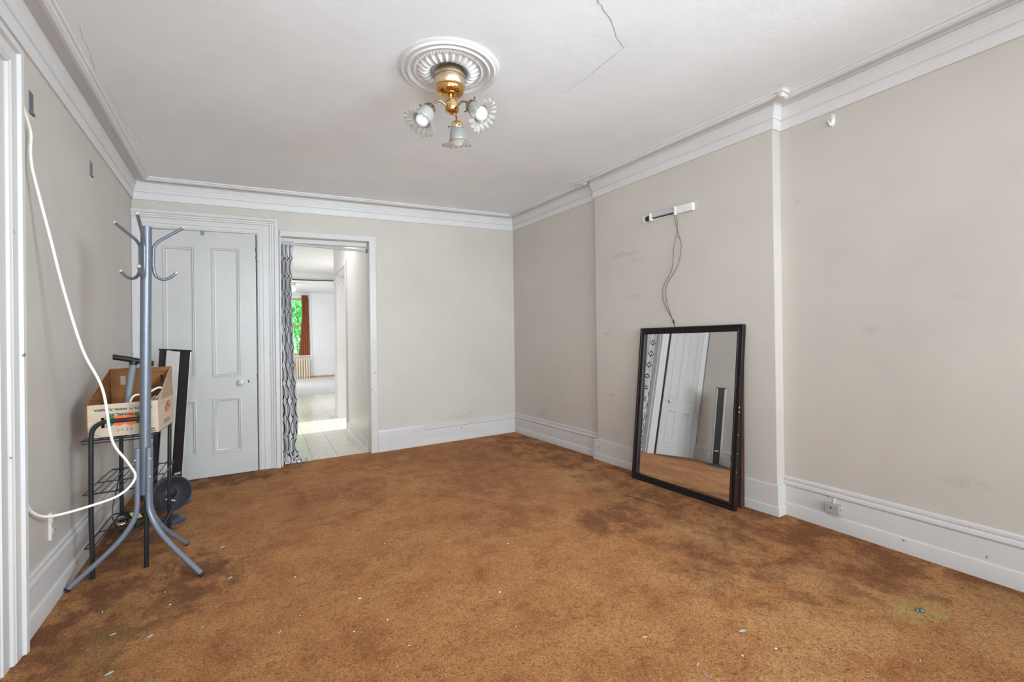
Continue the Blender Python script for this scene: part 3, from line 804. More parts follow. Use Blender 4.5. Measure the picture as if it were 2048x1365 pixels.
for (r0, z0), (r1, z1) in zip(pr[:-1], pr[1:]):
    n = 5 if 0.105 < r0 < 0.165 else 1
    for k in range(n): prd.append((r0+(r1-r0)*k/n, z0+(z1-z0)*k/n))
prd.append(pr[-1])
mb.lathe(prd, mt, 208, flute)
med = tag(obj('ceiling_medallion', mb, M['trim_clean'], loc=(AX, AY, CZ), smooth=35), 'round white plaster ceiling medallion with fluted petals', 'medallion')
ch = thing('chandelier', (AX, AY, CZ-0.02), 'brass ceiling lamp with three ruffled glass shades below the medallion', 'chandelier')
mt = Matrix.Translation((AX, AY, CZ))
mb = MB(); mb.lathe([(0.078, -0.010), (0.081, -0.014), (0.081, -0.047), (0.0805, -0.050)], mt, 40); obj('canopy_band', mb, M['brass_dull'], ch)
mb = MB(); mb.lathe([(0.083, -0.050), (0.0835, -0.054), (0.083, -0.057)], mt, 40); obj('canopy_ring', mb, M['antique'], ch)
mb = MB(); mb.lathe([(0.081, -0.057), (0.081, -0.090), (0.077, -0.098), (0.072, -0.101)], mt, 40); obj('canopy_band', mb, M['brass_dull'], ch)
mb = MB(); mb.lathe([(0.074, -0.098), (0.076, -0.103), (0.073, -0.116), (0.064, -0.130), (0.046, -0.138), (0.012, -0.141), (0.008, -0.141)], mt, 48); obj('canopy_bowl', mb, M['brass'], ch)
HX, HY, HZ = AX+0.008, AY-0.004, 2.378
mb = MB(); mb.tube([(AX+0.002, AY, CZ-0.139), (AX+0.003, AY, CZ-0.150), (AX+0.004, AY, CZ-0.152), (HX, HY, HZ+0.030)], [0.009, 0.011, 0.007, 0.007], 12); obj('stem', mb, M['brass_dull'], ch)
mt = Matrix.Translation((HX, HY, HZ))
mb = MB(); mb.lathe([(0.010, 0.036), (0.024, 0.033), (0.034, 0.024), (0.0365, 0.008), (0.0365, 0.001)], mt, 32); obj('hub', mb, M['brass_dull'], ch)
mb = MB(); mb.lathe([(0.0375, 0.001), (0.0375, -0.008), (0.033, -0.024), (0.022, -0.033), (0.008, -0.036), (0.0001, -0.036)], mt, 32); obj('hub_bowl', mb, M['brass'], ch)
def lamp_arm(az, r_cup, z_cup, tilt, dull):
    d = Vector((math.cos(az), math.sin(az), 0)); Z = Vector((0, 0, 1)); c = Vector((HX, HY, HZ))
    cup = c + d*r_cup + Z*(z_cup-HZ)
    ax = (d*math.sin(tilt) - Z*math.cos(tilt)).normalized()          # the way the shade opens
    q0 = cup - ax*0.020
    pts = bez([c + d*0.034 - Z*0.002, c + d*0.050 + Z*0.006, c + (q0-c-Z*(q0-c).dot(Z))*0.62 + Z*0.012, q0 - ax*0.012 + Z*0.002, q0, cup - ax*0.010], 6)
    mb = MB(); mb.tube(pts, 0.0056, 10); obj('arm', mb, M['antique'] if dull else M['brass'], ch)
    q = Vector((0, 0, 1)).rotation_difference(ax).to_matrix().to_4x4(); mt = Matrix.Translation(cup) @ q
    mb = MB(); mb.lathe([(0.006, -0.022), (0.018, -0.020), (0.029, -0.012), (0.0335, 0.0), (0.0345, 0.013), (0.032, 0.014)], mt, 28)
    hold = obj('shade_holder', mb, M['antique'] if dull else M['brass_dull'], ch)
    mb = MB()
    for k in range(3):
        a = 2*PI*k/3+0.5; e = Vector((math.cos(a), math.sin(a), 0)); mb = MB()
        mb.tube([mt @ (e*0.031+Vector((0, 0, 0.007))), mt @ (e*0.044+Vector((0, 0, 0.007))), mt @ (e*0.0445+Vector((0, 0, 0.007))), mt @ (e*0.050+Vector((0, 0, 0.007)))], [0.002, 0.002, 0.0042, 0.0035], 8)
        obj('thumb_screw', mb, M['rust'], hold)
    mb = MB(); prof = [(0.030, 0.008), (0.034, 0.016), (0.039, 0.030), (0.0425, 0.048), (0.0445, 0.066), (0.047, 0.080)]
    mb.lathe(prof, mt, 60, lambda r, z, a, i: (r, z))
    sh = obj('glass_shade', mb, M['shade_frost'], ch)
    s = sh.modifiers.new('t', 'SOLIDIFY'); s.thickness = 0.002
    mb = MB(); prof = [(0.047, 0.080), (0.053, 0.090), (0.062, 0.098), (0.073, 0.103), (0.086, 0.106)]
    def ruf(r, z, a, i):
        k = max(0, (r-0.047)/0.039)
        w = math.sin(a*17) + 0.3*math.sin(a*34+1) + 0.5*math.sin(a*4)
        return r*(1+0.07*k*math.cos(a*17+0.8)+0.03*k*math.sin(a*6)), z + 0.0075*k*w
    mb.lathe(prof, mt, 204, ruf)
    rim = obj('ruffled_rim', mb, M['shade_rim'], sh, smooth=60)
    s = rim.modifiers.new('t', 'SOLIDIFY'); s.thickness = 0.002
    mb = MB(); mb.sphere(mt @ Vector((0, 0, 0.075)), 0.0345, 24, 16); mb2 = MB(); mb2.lathe([(0.013, 0.006), (0.014, 0.03), (0.022, 0.05)], mt, 16)
    bu = obj('bulb', mb, M['bulb'], ch); obj('bulb_neck', mb2, M['bulb'], bu)
VA = math.radians(59)
lamp_arm(VA + math.radians(-4), 0.130, 2.345, math.radians(16), False)
lamp_arm(VA + math.radians(124), 0.130, 2.334, math.radians(31), True)
lamp_arm(VA - math.radians(118), 0.120, 2.351, math.radians(46), True)

# ceiling cracks
def cp(*pts): return [(x, y, 0) for x, y in pts]
crack(cp((1.25, 1.40), (1.329, 1.436), (1.389, 1.464), (1.497, 1.522), (1.577, 1.579), (1.664, 1.614)), 0.0045)
crack(cp((1.664, 1.614), (1.676, 1.884), (1.668, 2.094)), 0.0025)
crack(cp((-0.556, 2.621), (-0.566, 2.719), (-0.571, 2.886), (-0.583, 3.007), (-0.594, 3.127)), 0.0016)
crack(cp((-0.577, 3.157), (-0.568, 3.293), (-0.569, 3.566), (-0.542, 3.847), (-0.515, 4.178)), 0.0012)

# ------------------------------------------------------------------ doorway curtain and rod
t = thing('curtain_rod', (0.35, 4.87, 2.10), 'thin grey tension rod across the open doorway', 'rod')
mb = MB(); mb.tube([(0.36, 4.872, 2.128), (1.190, 4.872, 2.112)], 0.0125, 12); obj('rod', mb, M['plaque'], t)
mb = MB(); mb.tube([(1.172, 4.872, 2.1125), (1.186, 4.872, 2.112)], 0.022, 14); obj('end_cap', mb, M['steel'], t)
mb = MB(); nu, nv = 150, 90; WCL = 0.235; uvs = []
def lerp(tab, z):
    for (z0, a), (z1, b) in zip(tab[:-1], tab[1:]):
        if z0 >= z >= z1: return a+(b-a)*(z0-z)/(z0-z1)
    return tab[-1][1]
tabL = [(2.16, 0.357), (1.6, 0.352), (1.1, 0.338), (0.5, 0.336), (0.12, 0.340), (0.0, 0.335)]
tabR = [(2.16, 0.476), (1.75, 0.458), (1.55, 0.452), (1.1, 0.462), (0.6, 0.478), (0.32, 0.482), (0.16, 0.455), (0.06, 0.475), (0.0, 0.505)]
for j in range(nv+1):
    tt = j/nv; z = 2.152*(1-tt) + 0.012*tt
    for i in range(nu+1):
        u = i/nu; xl, xr = lerp(tabL, z), lerp(tabR, z)
        ph = u*2*PI*3.1 + 0.5*math.sin(z*2.1)
        amp = 0.030 if z < 2.0 else 0.018
        y = 4.872 + amp*math.sin(ph) + 0.010*math.sin(ph*2.3+z*3)
        if z > 2.09: y = 4.872 + (0.016 + 0.004*math.sin(u*90))*(1 if (i % 2) else -1)*0.6
        x = xl + (xr-xl)*(u + 0.055*math.sin(ph*1.0+1.2)*(1-abs(2*u-1)))
        if z < 0.14:
            k = (0.14-z)/0.14; y -= 0.03*k*math.sin(u*7); x += 0.02*k*math.sin(u*11+z*40)
        mb.v.append((x, y, z)); uvs.append((u*WCL + 0.042*sum(1/(1+math.exp(-(u-e_)*70)) for e_ in (0.24, 0.55, 0.80)) + 0.006*math.sin(z*5+u*4), z))
for j in range(nv):
    for i in range(nu): mb.f.append((j*(nu+1)+i, j*(nu+1)+i+1, (j+1)*(nu+1)+i+1, (j+1)*(nu+1)+i))
mb.uv = uvs
cu = thing('curtain', (0.40, 4.872, 0.0), 'white curtain with black interlocking arcs gathered at the left of the doorway', 'curtain')
obj('cloth', mb, M['curtain'], cu, smooth=180, recalc=False)
mb = MB(); uvs = []; nu, nv = 60, 22                    # the hem lying in folds on the floor
for j in range(nv+1):
    for i in range(nu+1):
        u, v = i/nu, j/nv
        x = 0.335 + 0.205*u + 0.012*math.sin(v*9+u*5)
        y = 4.815 + 0.10*v - 0.02*u
        z = 0.010 + (0.052*(1-u)**0.7 + 0.010)*math.sin(PI*v)*(0.7+0.5*math.sin(u*19+v*6)) + 0.010*math.sin(u*31+v*9)*math.sin(PI*v)
        mb.v.append((x, y, max(z, 0.004))); uvs.append((u*0.42, v*0.25+3.0))
for j in range(nv):
    for i in range(nu): mb.f.append((j*(nu+1)+i, j*(nu+1)+i+1, (j+1)*(nu+1)+i+1, (j+1)*(nu+1)+i))
mb.uv = uvs; obj('hem_on_floor', mb, M['curtain'], cu, smooth=180, recalc=False)

# ------------------------------------------------------------------ leaning mirror and the board behind it
mir = thing('mirror', (2.71, 2.21, 0.0), 'large dark framed mirror leaning against the chimney breast', 'mirror')
a = Vector((2.702, 2.658, 0.001)); b = Vector((2.708, 1.768, 0.001)); TLp = Vector((2.850, 2.645, 1.211)); TRp = Vector((2.852, 1.763, 1.209))
ex = (b-a).normalized(); Wm = (b-a).length; ez = ((TLp+TRp)/2-(a+b)/2); Hm = ez.length; ez.normalize(); ez = (ez-ex*ez.dot(ex)).normalized(); en = ex.cross(ez)   # en points out of the glass?
if en.x > 0: en = -en
mm = Matrix(((ex.x, ez.x, en.x, a.x), (ex.y, ez.y, en.y, a.y), (ex.z, ez.z, en.z, a.z), (0, 0, 0, 1)))
fr = 0.048; D = 0.030                                  # local: x across, y up, z out; front face at z=0, back at -D
prof_m = [(0.0, -D), (0.0, -0.003), (0.004, 0.0), (0.014, 0.0), (0.018, -0.004), (0.032, -0.005), (0.036, -0.002), (0.042, -0.003), (0.046, -0.008), (fr, -0.014), (fr, -D)]
def bar(p0, p1, i0, i1):
    """frame bar from corner p0 to p1 with mitred ends, inward dirs i0,i1"""
    mb = MB(); k = len(prof_m)
    for p, i in ((p0, i0), (p1, i1)): mb.v += [mm @ Vector((p[0]+i[0]*o, p[1]+i[1]*o, z)) for o, z in prof_m]
    for j in range(k): mb.f.append((j, (j+1) % k, k+(j+1) % k, k+j))
    mb.f.append(tuple(range(k))[::-1]); mb.f.append(tuple(k+j for j in range(k))); return mb
cs = [(0, 0, 1, 1), (Wm, 0, -1, 1), (Wm, Hm, -1, -1), (0, Hm, 1, -1)]
for i in range(4):
    p, q = cs[i], cs[(i+1) % 4]
    obj('frame_bar', bar(p[:2], q[:2], p[2:], q[2:]), M['mirror_frame'], mir, smooth=30)
mb = MB(); mb.add([mm @ Vector(p) for p in ((fr-0.004, fr-0.004, -0.0235), (Wm-fr+0.004, fr-0.004, -0.0095), (Wm-fr+0.004, Hm-fr+0.004, -0.0095), (fr-0.004, Hm-fr+0.004, -0.0235))], [(0, 1, 2, 3)])
mb.add([mm @ Vector(p) for p in ((fr-0.004, fr-0.004, -0.0255), (Wm-fr+0.004, fr-0.004, -0.0255), (Wm-fr+0.004, Hm-fr+0.004, -0.0255), (fr-0.004, Hm-fr+0.004, -0.0255))], [(3, 2, 1, 0)])
obj('mirror_glass', mb, M['mirror'], mir, smooth=0, recalc=False)
mb = MB(); mb.box((0.01, 0.01, -D+0.0005), (Wm-0.01, Hm-0.01, -0.0265), mm); obj('backing', mb, M['mirror_board'], mir, smooth=0)
mb = MB()
for yy in (0.52, 0.545, 0.40, 0.30, 0.205):
    mb.box((Wm-0.002, yy*Hm, -0.003), (Wm+0.0005, yy*Hm+0.004+0.006*(yy > 0.5), 0.0004), mm)
pieces('chipped_edge', mb, M['chip_white'], mir, smooth=0)
mb = MB(); mb.hexa([(2.800, 1.781, 0.0), (2.842, 1.781, 0.0), (2.842, 2.50, 0.0), (2.800, 2.50, 0.0), (2.8635, 1.781, 1.04), (2.8755, 1.781, 1.04), (2.8755, 2.50, 1.04), (2.8635, 2.50, 1.04)])
tag(obj('wooden_board', mb, M['mirror_board'], loc=(2.834, 2.14, 0), bevel=0.002, smooth=0), 'brown stained wooden board standing between the mirror and the wall', 'board')

# ------------------------------------------------------------------ wall fittings
# picture cleat on the chimney breast
cl = thing('wall_cleat', (2.89, 2.39, 2.08), 'white two part hanging bar high on the chimney breast', 'wall bracket')
def wallbox(y0, y1, zc0, zc1, h, d0, d1):
    """a box on the chimney breast from y0 (far) to y1, centre height zc0..zc1"""
    f = lambda y, z, d: (2.865+K*z-d, y, z)
    return [f(y0, zc0-h/2, d0), f(y0, zc0-h/2, d1), f(y1, zc1-h/2, d1), f(y1, zc1-h/2, d0), f(y0, zc0+h/2, d0), f(y0, zc0+h/2, d1), f(y1, zc1+h/2, d1), f(y1, zc1+h/2, d0)]
mb = MB(); mb.hexa(wallbox(2.645, 2.150, 2.110, 2.092, 0.052, 0.0, 0.008)); obj('back_strip', mb, M['plastic_white'], cl, smooth=0, bevel=0.001)
mb = MB(); mb.hexa(wallbox(2.300, 2.150, 2.098, 2.092, 0.056, 0.008, 0.026)); obj('end_block', mb, M['plastic_white'], cl, smooth=0, bevel=0.0015)
mb = MB(); mb.hexa(wallbox(2.545, 2.300, 2.116, 2.106, 0.034, 0.008, 0.024)); obj('front_bar', mb, M['plaque'], cl, smooth=0, bevel=0.0015)
mb = MB(); mb.hexa(wallbox(2.535, 2.315, 2.092, 2.082, 0.005, 0.008, 0.018)); obj('shadow_slot', mb, M['hole'], cl, smooth=0)
mb = MB(); mb.hexa(wallbox(2.555, 2.535, 2.106, 2.105, 0.060, 0.006, 0.030)); mb.hexa(wallbox(2.312, 2.296, 2.096, 2.095, 0.066, 0.006, 0.032)); pieces('clip', mb, M['plastic_white'], cl, smooth=0, bevel=0.002)
mb = MB()
for k in range(4):
    yy = 2.595-0.012*k; mb.tube(bez([(2.884, yy+0.01, 2.088), (2.872, yy, 2.118), (2.876, yy-0.008, 2.098), (2.884, yy-0.02, 2.084)], 4), 0.0045, 6)
mb.box((2.868, 2.552, 2.082), (2.886, 2.585, 2.118)); o = obj('tangled_clasp', mb, M['rust'], cl); o['label'] = 'dark brown clasp'
hx = lambda z, d=0.006: 2.865+K*z-d
w = thing('hanging_wire', (2.88, 2.35, 1.22), 'pair of thin dark wires hanging from the white bar down to the mirror', 'wire')
for P in ([(2.309, 2.075), (2.312, 1.99), (2.302, 1.945), (2.330, 1.842), (2.342, 1.76), (2.347, 1.691), (2.370, 1.63), (2.431, 1.547), (2.449, 1.469), (2.425, 1.38), (2.375, 1.30), (2.352, 1.262)],
          [(2.300, 2.075), (2.296, 2.00), (2.300, 1.945), (2.268, 1.842), (2.275, 1.76), (2.298, 1.684), (2.345, 1.62), (2.405, 1.547), (2.417, 1.466), (2.405, 1.39), (2.372, 1.305), (2.352, 1.262)]):
    mb = MB(); mb.tube(bez([(hx(z, 0.026 if i == 0 else 0.006), y, z) for i, (y, z) in enumerate(P)], 6), 0.0017, 6); obj('wire_strand', mb, M['wire'], w)
mb = MB(); mb.tube(bez([(hx(1.268), 2.352, 1.268), (hx(1.255, 0.008), 2.347, 1.255), (hx(1.244, 0.008), 2.342, 1.244), (hx(1.212, 0.012), 2.335, 1.212)], 4), [0.0025, 0.003, 0.004, 0.006, 0.007, 0.006, 0.005, 0.006, 0.004, 0.003, 0.002, 0.002, 0.002], 8); obj('knot', mb, M['rust'], w)
# adhesive hook on the right wall
hk = thing('wall_hook', (2.975, 1.27, 2.32), 'small white oval adhesive hook below the cornice', 'hook')
hxw = 2.936+K*2.36
mb = MB(); mb.sphere((hxw+0.004, 1.272, 2.365), 0.044, 24, 14, (0.16, 0.42, 1.0)); obj('hook_plate', mb, M['plastic_white'], hk)
mb = MB(); mb.tube(bez([(hxw-0.004, 1.272, 2.372), (hxw-0.010, 1.273, 2.350), (hxw-0.018, 1.275, 2.338), (hxw-0.024, 1.279, 2.348), (hxw-0.026, 1.283, 2.364)], 5), [0.007]*8+[0.006]*8+[0.004]*5, 10); obj('hook_arm', mb, M['plastic_white'], hk)
# telephone box on the baseboard
jb = thing('junction_box', (2.92, 1.287, 0.098), 'small grey junction box with a round hole on the right baseboard', 'junction box')
mb = MB(); mb.box((2.893, 1.250, 0.100), (2.928, 1.324, 0.153)); bo = obj('box_body', mb, M['box_grey_shaded'], jb, bevel=0.003)
mb = MB(); mt = Matrix.Translation((2.8927, 1.292, 0.133)) @ Matrix.Rotation(-PI/2, 4, 'Y'); mb.lathe([(0.0045, -0.002), (0.0045, 0.0003), (0.0001, 0.0003)], mt, 14)
mt = Matrix.Translation((2.907, 1.2497, 0.128)) @ Matrix.Rotation(PI/2, 4, 'X'); mb.lathe([(0.0045, -0.002), (0.0045, 0.0003), (0.0001, 0.0003)], mt, 14); pieces('screw_hole', mb, M['hole'], jb)
mb = MB(); mb.tube(bez([(2.927, 1.292, 0.150), (2.920, 1.285, 0.172), (2.922, 1.284, 0.182)], 4), 0.004, 8); obj('cable_clip', mb, M['plastic_white'], jb)
# two flat metal plates and a painted-over socket on the left wall
def wx(z): return XL + K*z
def lbox(y0, y1, z0, z1, d0, d1):
    mb = MB(); mb.hexa([(wx(z0)+d0, y0, z0), (wx(z0)+d1, y0, z0), (wx(z0)+d1, y1, z0), (wx(z0)+d0, y1, z0), (wx(z1)+d0, y0, z1), (wx(z1)+d1, y0, z1), (wx(z1)+d1, y1, z1), (wx(z1)+d0, y1, z1)]); return mb
for y0, y1, z0, z1, lab in ((2.664, 2.706, 2.150, 2.245, 'upper grey metal wall plate nearest the left casing'), (3.572, 3.622, 2.180, 2.268, 'smaller grey metal wall plate further along the left wall')):
    p = thing('wall_plate', (wx(z0), (y0+y1)/2, z0), lab, 'wall plate')
    obj('plate', lbox(y0, y1, z0+0.012, z1, -0.002, 0.003), M['steel'], p, smooth=0, bevel=0.001)
    obj('plate_lip', lbox(y0, y1, z0, z0+0.010, -0.002, 0.009), M['steel'], p, smooth=0, bevel=0.001)
    obj('paint_patch', lbox(y0-0.006, y1+0.002, z0-0.022, z0-0.002, -0.002, 0.0008), M['cream_edge'], p, smooth=0)
so = thing('wall_socket', (wx(0.3), 2.885, 0.3), 'painted over wall socket low on the left wall', 'socket')
obj('socket_cover', lbox(2.85, 2.925, 0.288, 0.408, -0.002, 0.006), M['wall'], so, bevel=0.003)
for zz in (0.322, 0.372):
    mb = lbox(2.868, 2.907, zz-0.014, zz+0.014, 0.004, 0.009); obj('socket_face', mb, M['wall'], so, bevel=0.004)
    mb = lbox(2.877, 2.880, zz-0.006, zz+0.006, 0.0085, 0.0094); mb2 = lbox(2.894, 2.897, zz-0.006, zz+0.006, 0.0085, 0.0094); mb.add(mb2.v, mb2.f); pieces('socket_slot', mb, M['slot_dark'], so, smooth=0)
obj('socket_edge', lbox(2.842, 2.850, 0.288, 0.412, -0.002, 0.010), M['cream_edge'], so, bevel=0.002)
# long white cable looping off the left wall
P = [(-0.719, 2.520, 2.165), (-0.714, 2.575, 2.10), (-0.712, 2.612, 2.045), (-0.713, 2.605, 1.97), (-0.708, 2.598, 1.905), (-0.703, 2.61, 1.852), (-0.672, 2.645, 1.628), (-0.643, 2.68, 1.411), (-0.592, 2.70, 1.149),
     (-0.533, 2.72, 0.966), (-0.5115, 2.75, 0.730), (-0.463, 2.78, 0.611), (-0.443, 2.82, 0.525), (-0.497, 2.80, 0.459), (-0.5935, 2.75, 0.440), (-0.705, 2.68, 0.441), (-0.737, 2.60, 0.490), (-0.738, 2.535, 0.560)]
mb = MB(); mb.tube(bez(P, 8), 0.0058, 10)
tag(obj('extension_cable', mb, M['white_cord'], loc=(-0.719, 2.52, 0.43)), 'long white cable looping from high on the left wall past the coat rack', 'cable')

# ------------------------------------------------------------------ coat rack
cr = thing('coat_rack', (-0.44, 2.97, 0), 'grey metal coat rack with six hooks and three splayed legs', 'coat rack')
pole = lambda z: Vector((-0.4405 + 0.0265*z, 2.97, z))
mb = MB(); mb.tube([pole(1.056), pole(1.775)], 0.0235, 24); up_ = obj('pole', mb, M['grey_metal'], cr)
mb = MB(); mb.tube([pole(0.40), pole(1.054)], 0.0235, 24); mb.tube([pole(1.050), pole(1.060)], 0.0239, 24); obj('lower_pole', mb, M['grey_metal'], cr)
mb = MB(); mb.tube([pole(0.372), pole(0.405)], 0.0225, 20); obj('pole_cap', mb, M['black_plastic'], cr)
for az, ft in ((222, (-0.722, 2.936)), (-58, (-0.184, 2.744)), (62, (-0.284, 3.222))):
    a = math.radians(az); d = Vector((math.cos(a), math.sin(a), 0)); base_ = pole(0.5)
    fv = Vector((ft[0], ft[1], 0)); top = pole(0.642) + d*0.036; lo = pole(0.36) + d*0.036
    fh = Vector((fv.x-lo.x, fv.y-lo.y, 0))
    pts = [top, pole(0.5)+d*0.036, lo, lo + fh*0.05 + Vector((0, 0, -0.070)), lo + fh*0.20 + Vector((0, 0, -0.140)), lo + fh*0.45 + Vector((0, 0, -0.215)), Vector((fv.x, fv.y, 0.014))]
    mb = MB(); mb.tube(bez(pts, 7), 0.0118, 14); lg = obj('leg', mb, M['grey_tube'], cr)
    dd = (Vector((fv.x, fv.y, 0.014)) - pts[-2]).normalized()
    mb = MB(); mb.tube([Vector((fv.x, fv.y, 0.014))-dd*0.006, Vector((fv.x, fv.y, 0.0125))+dd*0.004], 0.0124, 14); obj('foot_cap', mb, M['black_plastic'], lg)
    mb = MB()
    for zz in (0.585, 0.495):
        e = pole(zz)+d*0.048; mb.sphere(e, 0.005, 10, 6)
    pieces('bolt', mb, M['chrome'], lg)
for az in (-94, 27, 147):
    a = math.radians(az); d = Vector((math.cos(a), math.sin(a), 0))
    q = lambda r, z: pole(z) + d*r
    pts = bez([q(0.165, 1.800), q(0.110, 1.755), q(0.058, 1.712), q(0.034, 1.676), q(0.031, 1.63), q(0.031, 1.575), q(0.040, 1.530), q(0.070, 1.510), q(0.105, 1.522), q(0.132, 1.548)], 6)
    mb = MB(); mb.tube(pts, 0.0076, 12); h = obj('hook', mb, M['grey_metal'], cr)
    mb = MB(); mb.sphere(q(0.167, 1.802), 0.0098, 14, 10); mb.sphere(q(0.134, 1.550), 0.0098, 14, 10); pieces('hook_tip', mb, M['chrome'], h)
    mb = MB()
    for zz in (1.66, 1.60): mb.tube([q(0.022, zz), q(0.034, zz)], 0.004, 8)
    pieces('bolt', mb, M['chrome'], h)

# ------------------------------------------------------------------ wire rack
wr = thing('wire_rack', (-0.54, 3.31, 0), 'black metal rack with three wire shelves by the left wall', 'rack')
def uframe(y, xl, xr, zt):
    rr = 0.028
    pts = [(xl, y, 0.002), (xl, y, 0.3), (xl+0.008, y, zt-0.085)]
    for k in range(7):
        a = PI - PI/2*k/6; pts.append((xl+0.010+0.065+0.065*math.cos(a), y, zt-0.065+0.065*math.sin(a)))
    for k in range(7):
        a = PI/2 - PI/2*k/6; pts.append((xr+0.020-rr+rr*math.cos(a), y, zt-rr+rr*math.sin(a)))
    pts += [(xr+0.018, y, zt-0.085), (xr+0.006, y, 0.3), (xr, y, 0.002)]
    mb = MB(); mb.tube(pts, 0.0105, 12); return mb
obj('leg_frame', uframe(3.034, -0.652, -0.441, 0.782), M['black_metal'], wr)
obj('leg_frame', uframe(3.575, -0.628, -0.402, 0.782), M['black_metal'], wr)
for z in (0.690, 0.421, 0.152):
    mb = MB(); xa, xb, ya, yb_ = -0.683, -0.386, 3.045, 3.585
    mb.tube(bez([(xa, ya, z), (xb-0.005, ya, z)], 2), 0.0038, 8); mb.tube([(xa+0.012, yb_, z), (xb+0.012, yb_, z)], 0.0038, 8)
    mb.tube(bez([(xa, ya, z), (xa+0.004, 3.3, z), (xa+0.010, 3.54, z), (xa+0.03, yb_, z+0.004)], 5), 0.0032, 8)
    mb.tube(bez([(xb-0.005, ya, z), (xb+0.005, 3.3, z), (xb+0.012, 3.55, z), (xb+0.014, yb_, z+0.010)], 5), 0.0032, 8)
    mb.tube([(xa+0.002, 3.31, z-0.005), (xb+0.004, 3.31, z-0.005)], 0.0030, 8)
    if z > 0.6: mb.tube([(xa, ya-0.002, z-0.014), (xb-0.005, ya-0.002, z-0.014)], 0.0030, 8)
    sf = obj('wire_shelf', mb, M['black_metal'], wr)
    for k in range(8):
        x = xa+0.035+k*0.0328; m2 = MB()
        m2.tube(bez([(x, ya, z+0.002), (x+0.004, 3.31, z-0.001), (x+0.010, 3.55, z+0.002), (x+0.011, yb_, z+0.006)], 4), 0.0029, 6); obj('shelf_wire', m2, M['black_metal'], sf)

# ------------------------------------------------------------------ cardboard box on the rack
bx = thing('cardboard_box', (-0.515, 3.24, 0.695), 'open brown cardboard fruit box on the top shelf of the rack', 'box')
A = Vector((-0.663, 3.053, 0.696)); B = Vector((-0.377, 3.053, 0.696)); Dk = Vector((-0.637, 3.425, 0.696)); Ck = Vector((-0.352, 3.425, 0.696))
def sheet(p0, p1, zt0, zt1, th, name, mat, slots=(), mat_in=None):
    """upright cardboard wall from p0 to p1 with top heights zt0..zt1 and rectangular slots (u0,u1,v0,v1) in metres from p0/bottom"""
    L = (p1-p0).length; e = (p1-p0).normalized(); n = Vector((e.y, -e.x, 0))*th
    us = sorted({0.0, L} | {u for s in slots for u in s[:2]}); 
    mb = MB()
    def top(u): return zt0+(zt1-zt0)*u/L - p0.z
    def put(u0, u1, f0, f1):
        q = lambda u, f, k: p0+e*u+Vector((0, 0, f(u)))+n*k
        mb.hexa([q(u0, f0, 0), q(u1, f0, 0), q(u1, f0, 1), q(u0, f0, 1), q(u0, f1, 0), q(u1, f1, 0), q(u1, f1, 1), q(u0, f1, 1)])
    for u0, u1 in zip(us[:-1], us[1:]):
        sl = [s for s in slots if s[0] <= u0+1e-6 and s[1] >= u1-1e-6]
        if not sl: put(u0, u1, lambda u: 0.0, top)
        else:
            v0, v1 = sl[0][2:]
            put(u0, u1, lambda u: 0.0, lambda u: v0); put(u0, u1, lambda u: v1, top)
    return obj(name, mb, mat, bx, smooth=0)
def slot(uc, w, v0, v1): 
    return [(uc-w/2, uc+w/2, v0+w*0.15, v1-w*0.15)]
sheet(A, B, 0.866, 0.870, -0.004, 'front_wall', M['carton'], slot(0.062, 0.014, 0.048, 0.106))
sheet(B, Ck, 0.870, 0.869, -0.004, 'side_wall', M['carton'])
sheet(Ck, Dk, 1.035, 1.035, -0.004, 'back_wall', M['kraft'], slot(0.048, 0.016, 0.243, 0.292)+slot(0.228, 0.024, 0.240, 0.298))
sheet(Dk, A, 1.035, 0.868, -0.004, 'side_wall', M['kraft'])
mb = MB(); q0, q1, q2 = B+Vector((0.006, 0.03, 0.170)), Ck+Vector((0.004, -0.004, 0.170)), Ck+Vector((-0.004, -0.004, 0.336))
mb.add([q0, q1, q2, q0+Vector((-0.006, 0, 0.004)), q0+Vector((-0.004, 0, 0)), q1+Vector((-0.004, 0, 0)), q2+Vector((-0.004, 0, 0)), q0+Vector((-0.010, 0, 0.004))], [(0, 1, 2, 3), (7, 6, 5, 4), (0, 4, 5, 1), (1, 5, 6, 2), (2, 6, 7, 3), (3, 7, 4, 0)])
obj('flap', mb, M['kraft_lite'], bx, smooth=0)
mb = MB(); mb.hexa([A, B, Ck, Dk]+[p+Vector((0, 0, 0.004)) for p in (A, B, Ck, Dk)]); obj('bottom', mb, M['kraft'], bx, smooth=0)
def text_mesh(body, size, mtx, name, mat, parent, bold=0.0):
    cu = bpy.data.curves.new(name, 'FONT'); cu.body = body; cu.size = size; cu.align_x = 'CENTER'; cu.align_y = 'CENTER'; cu.resolution_u = 2; cu.offset = bold; cu.extrude = 0.0002
    to = bpy.data.objects.new(name, cu); C.objects.link(to)
    dg = bpy.context.evaluated_depsgraph_get(); me = bpy.data.meshes.new_from_object(to.evaluated_get(dg))
    bpy.data.objects.remove(to); bpy.data.curves.remove(cu)
    mb = MB(); mb.v = [tuple(mtx @ v.co) for v in me.vertices]; mb.f = [tuple(p.vertices) for p in me.polygons]; bpy.data.meshes.remove(me)
    return obj(name, mb, mat, parent, smooth=0, recalc=False)
def front(x, z): return Matrix.Translation((x, 3.0488-0.0003, z)) @ Matrix.Rotation(PI/2, 4, 'X') @ Matrix.Rotation(PI-0.012, 4, 'Z')
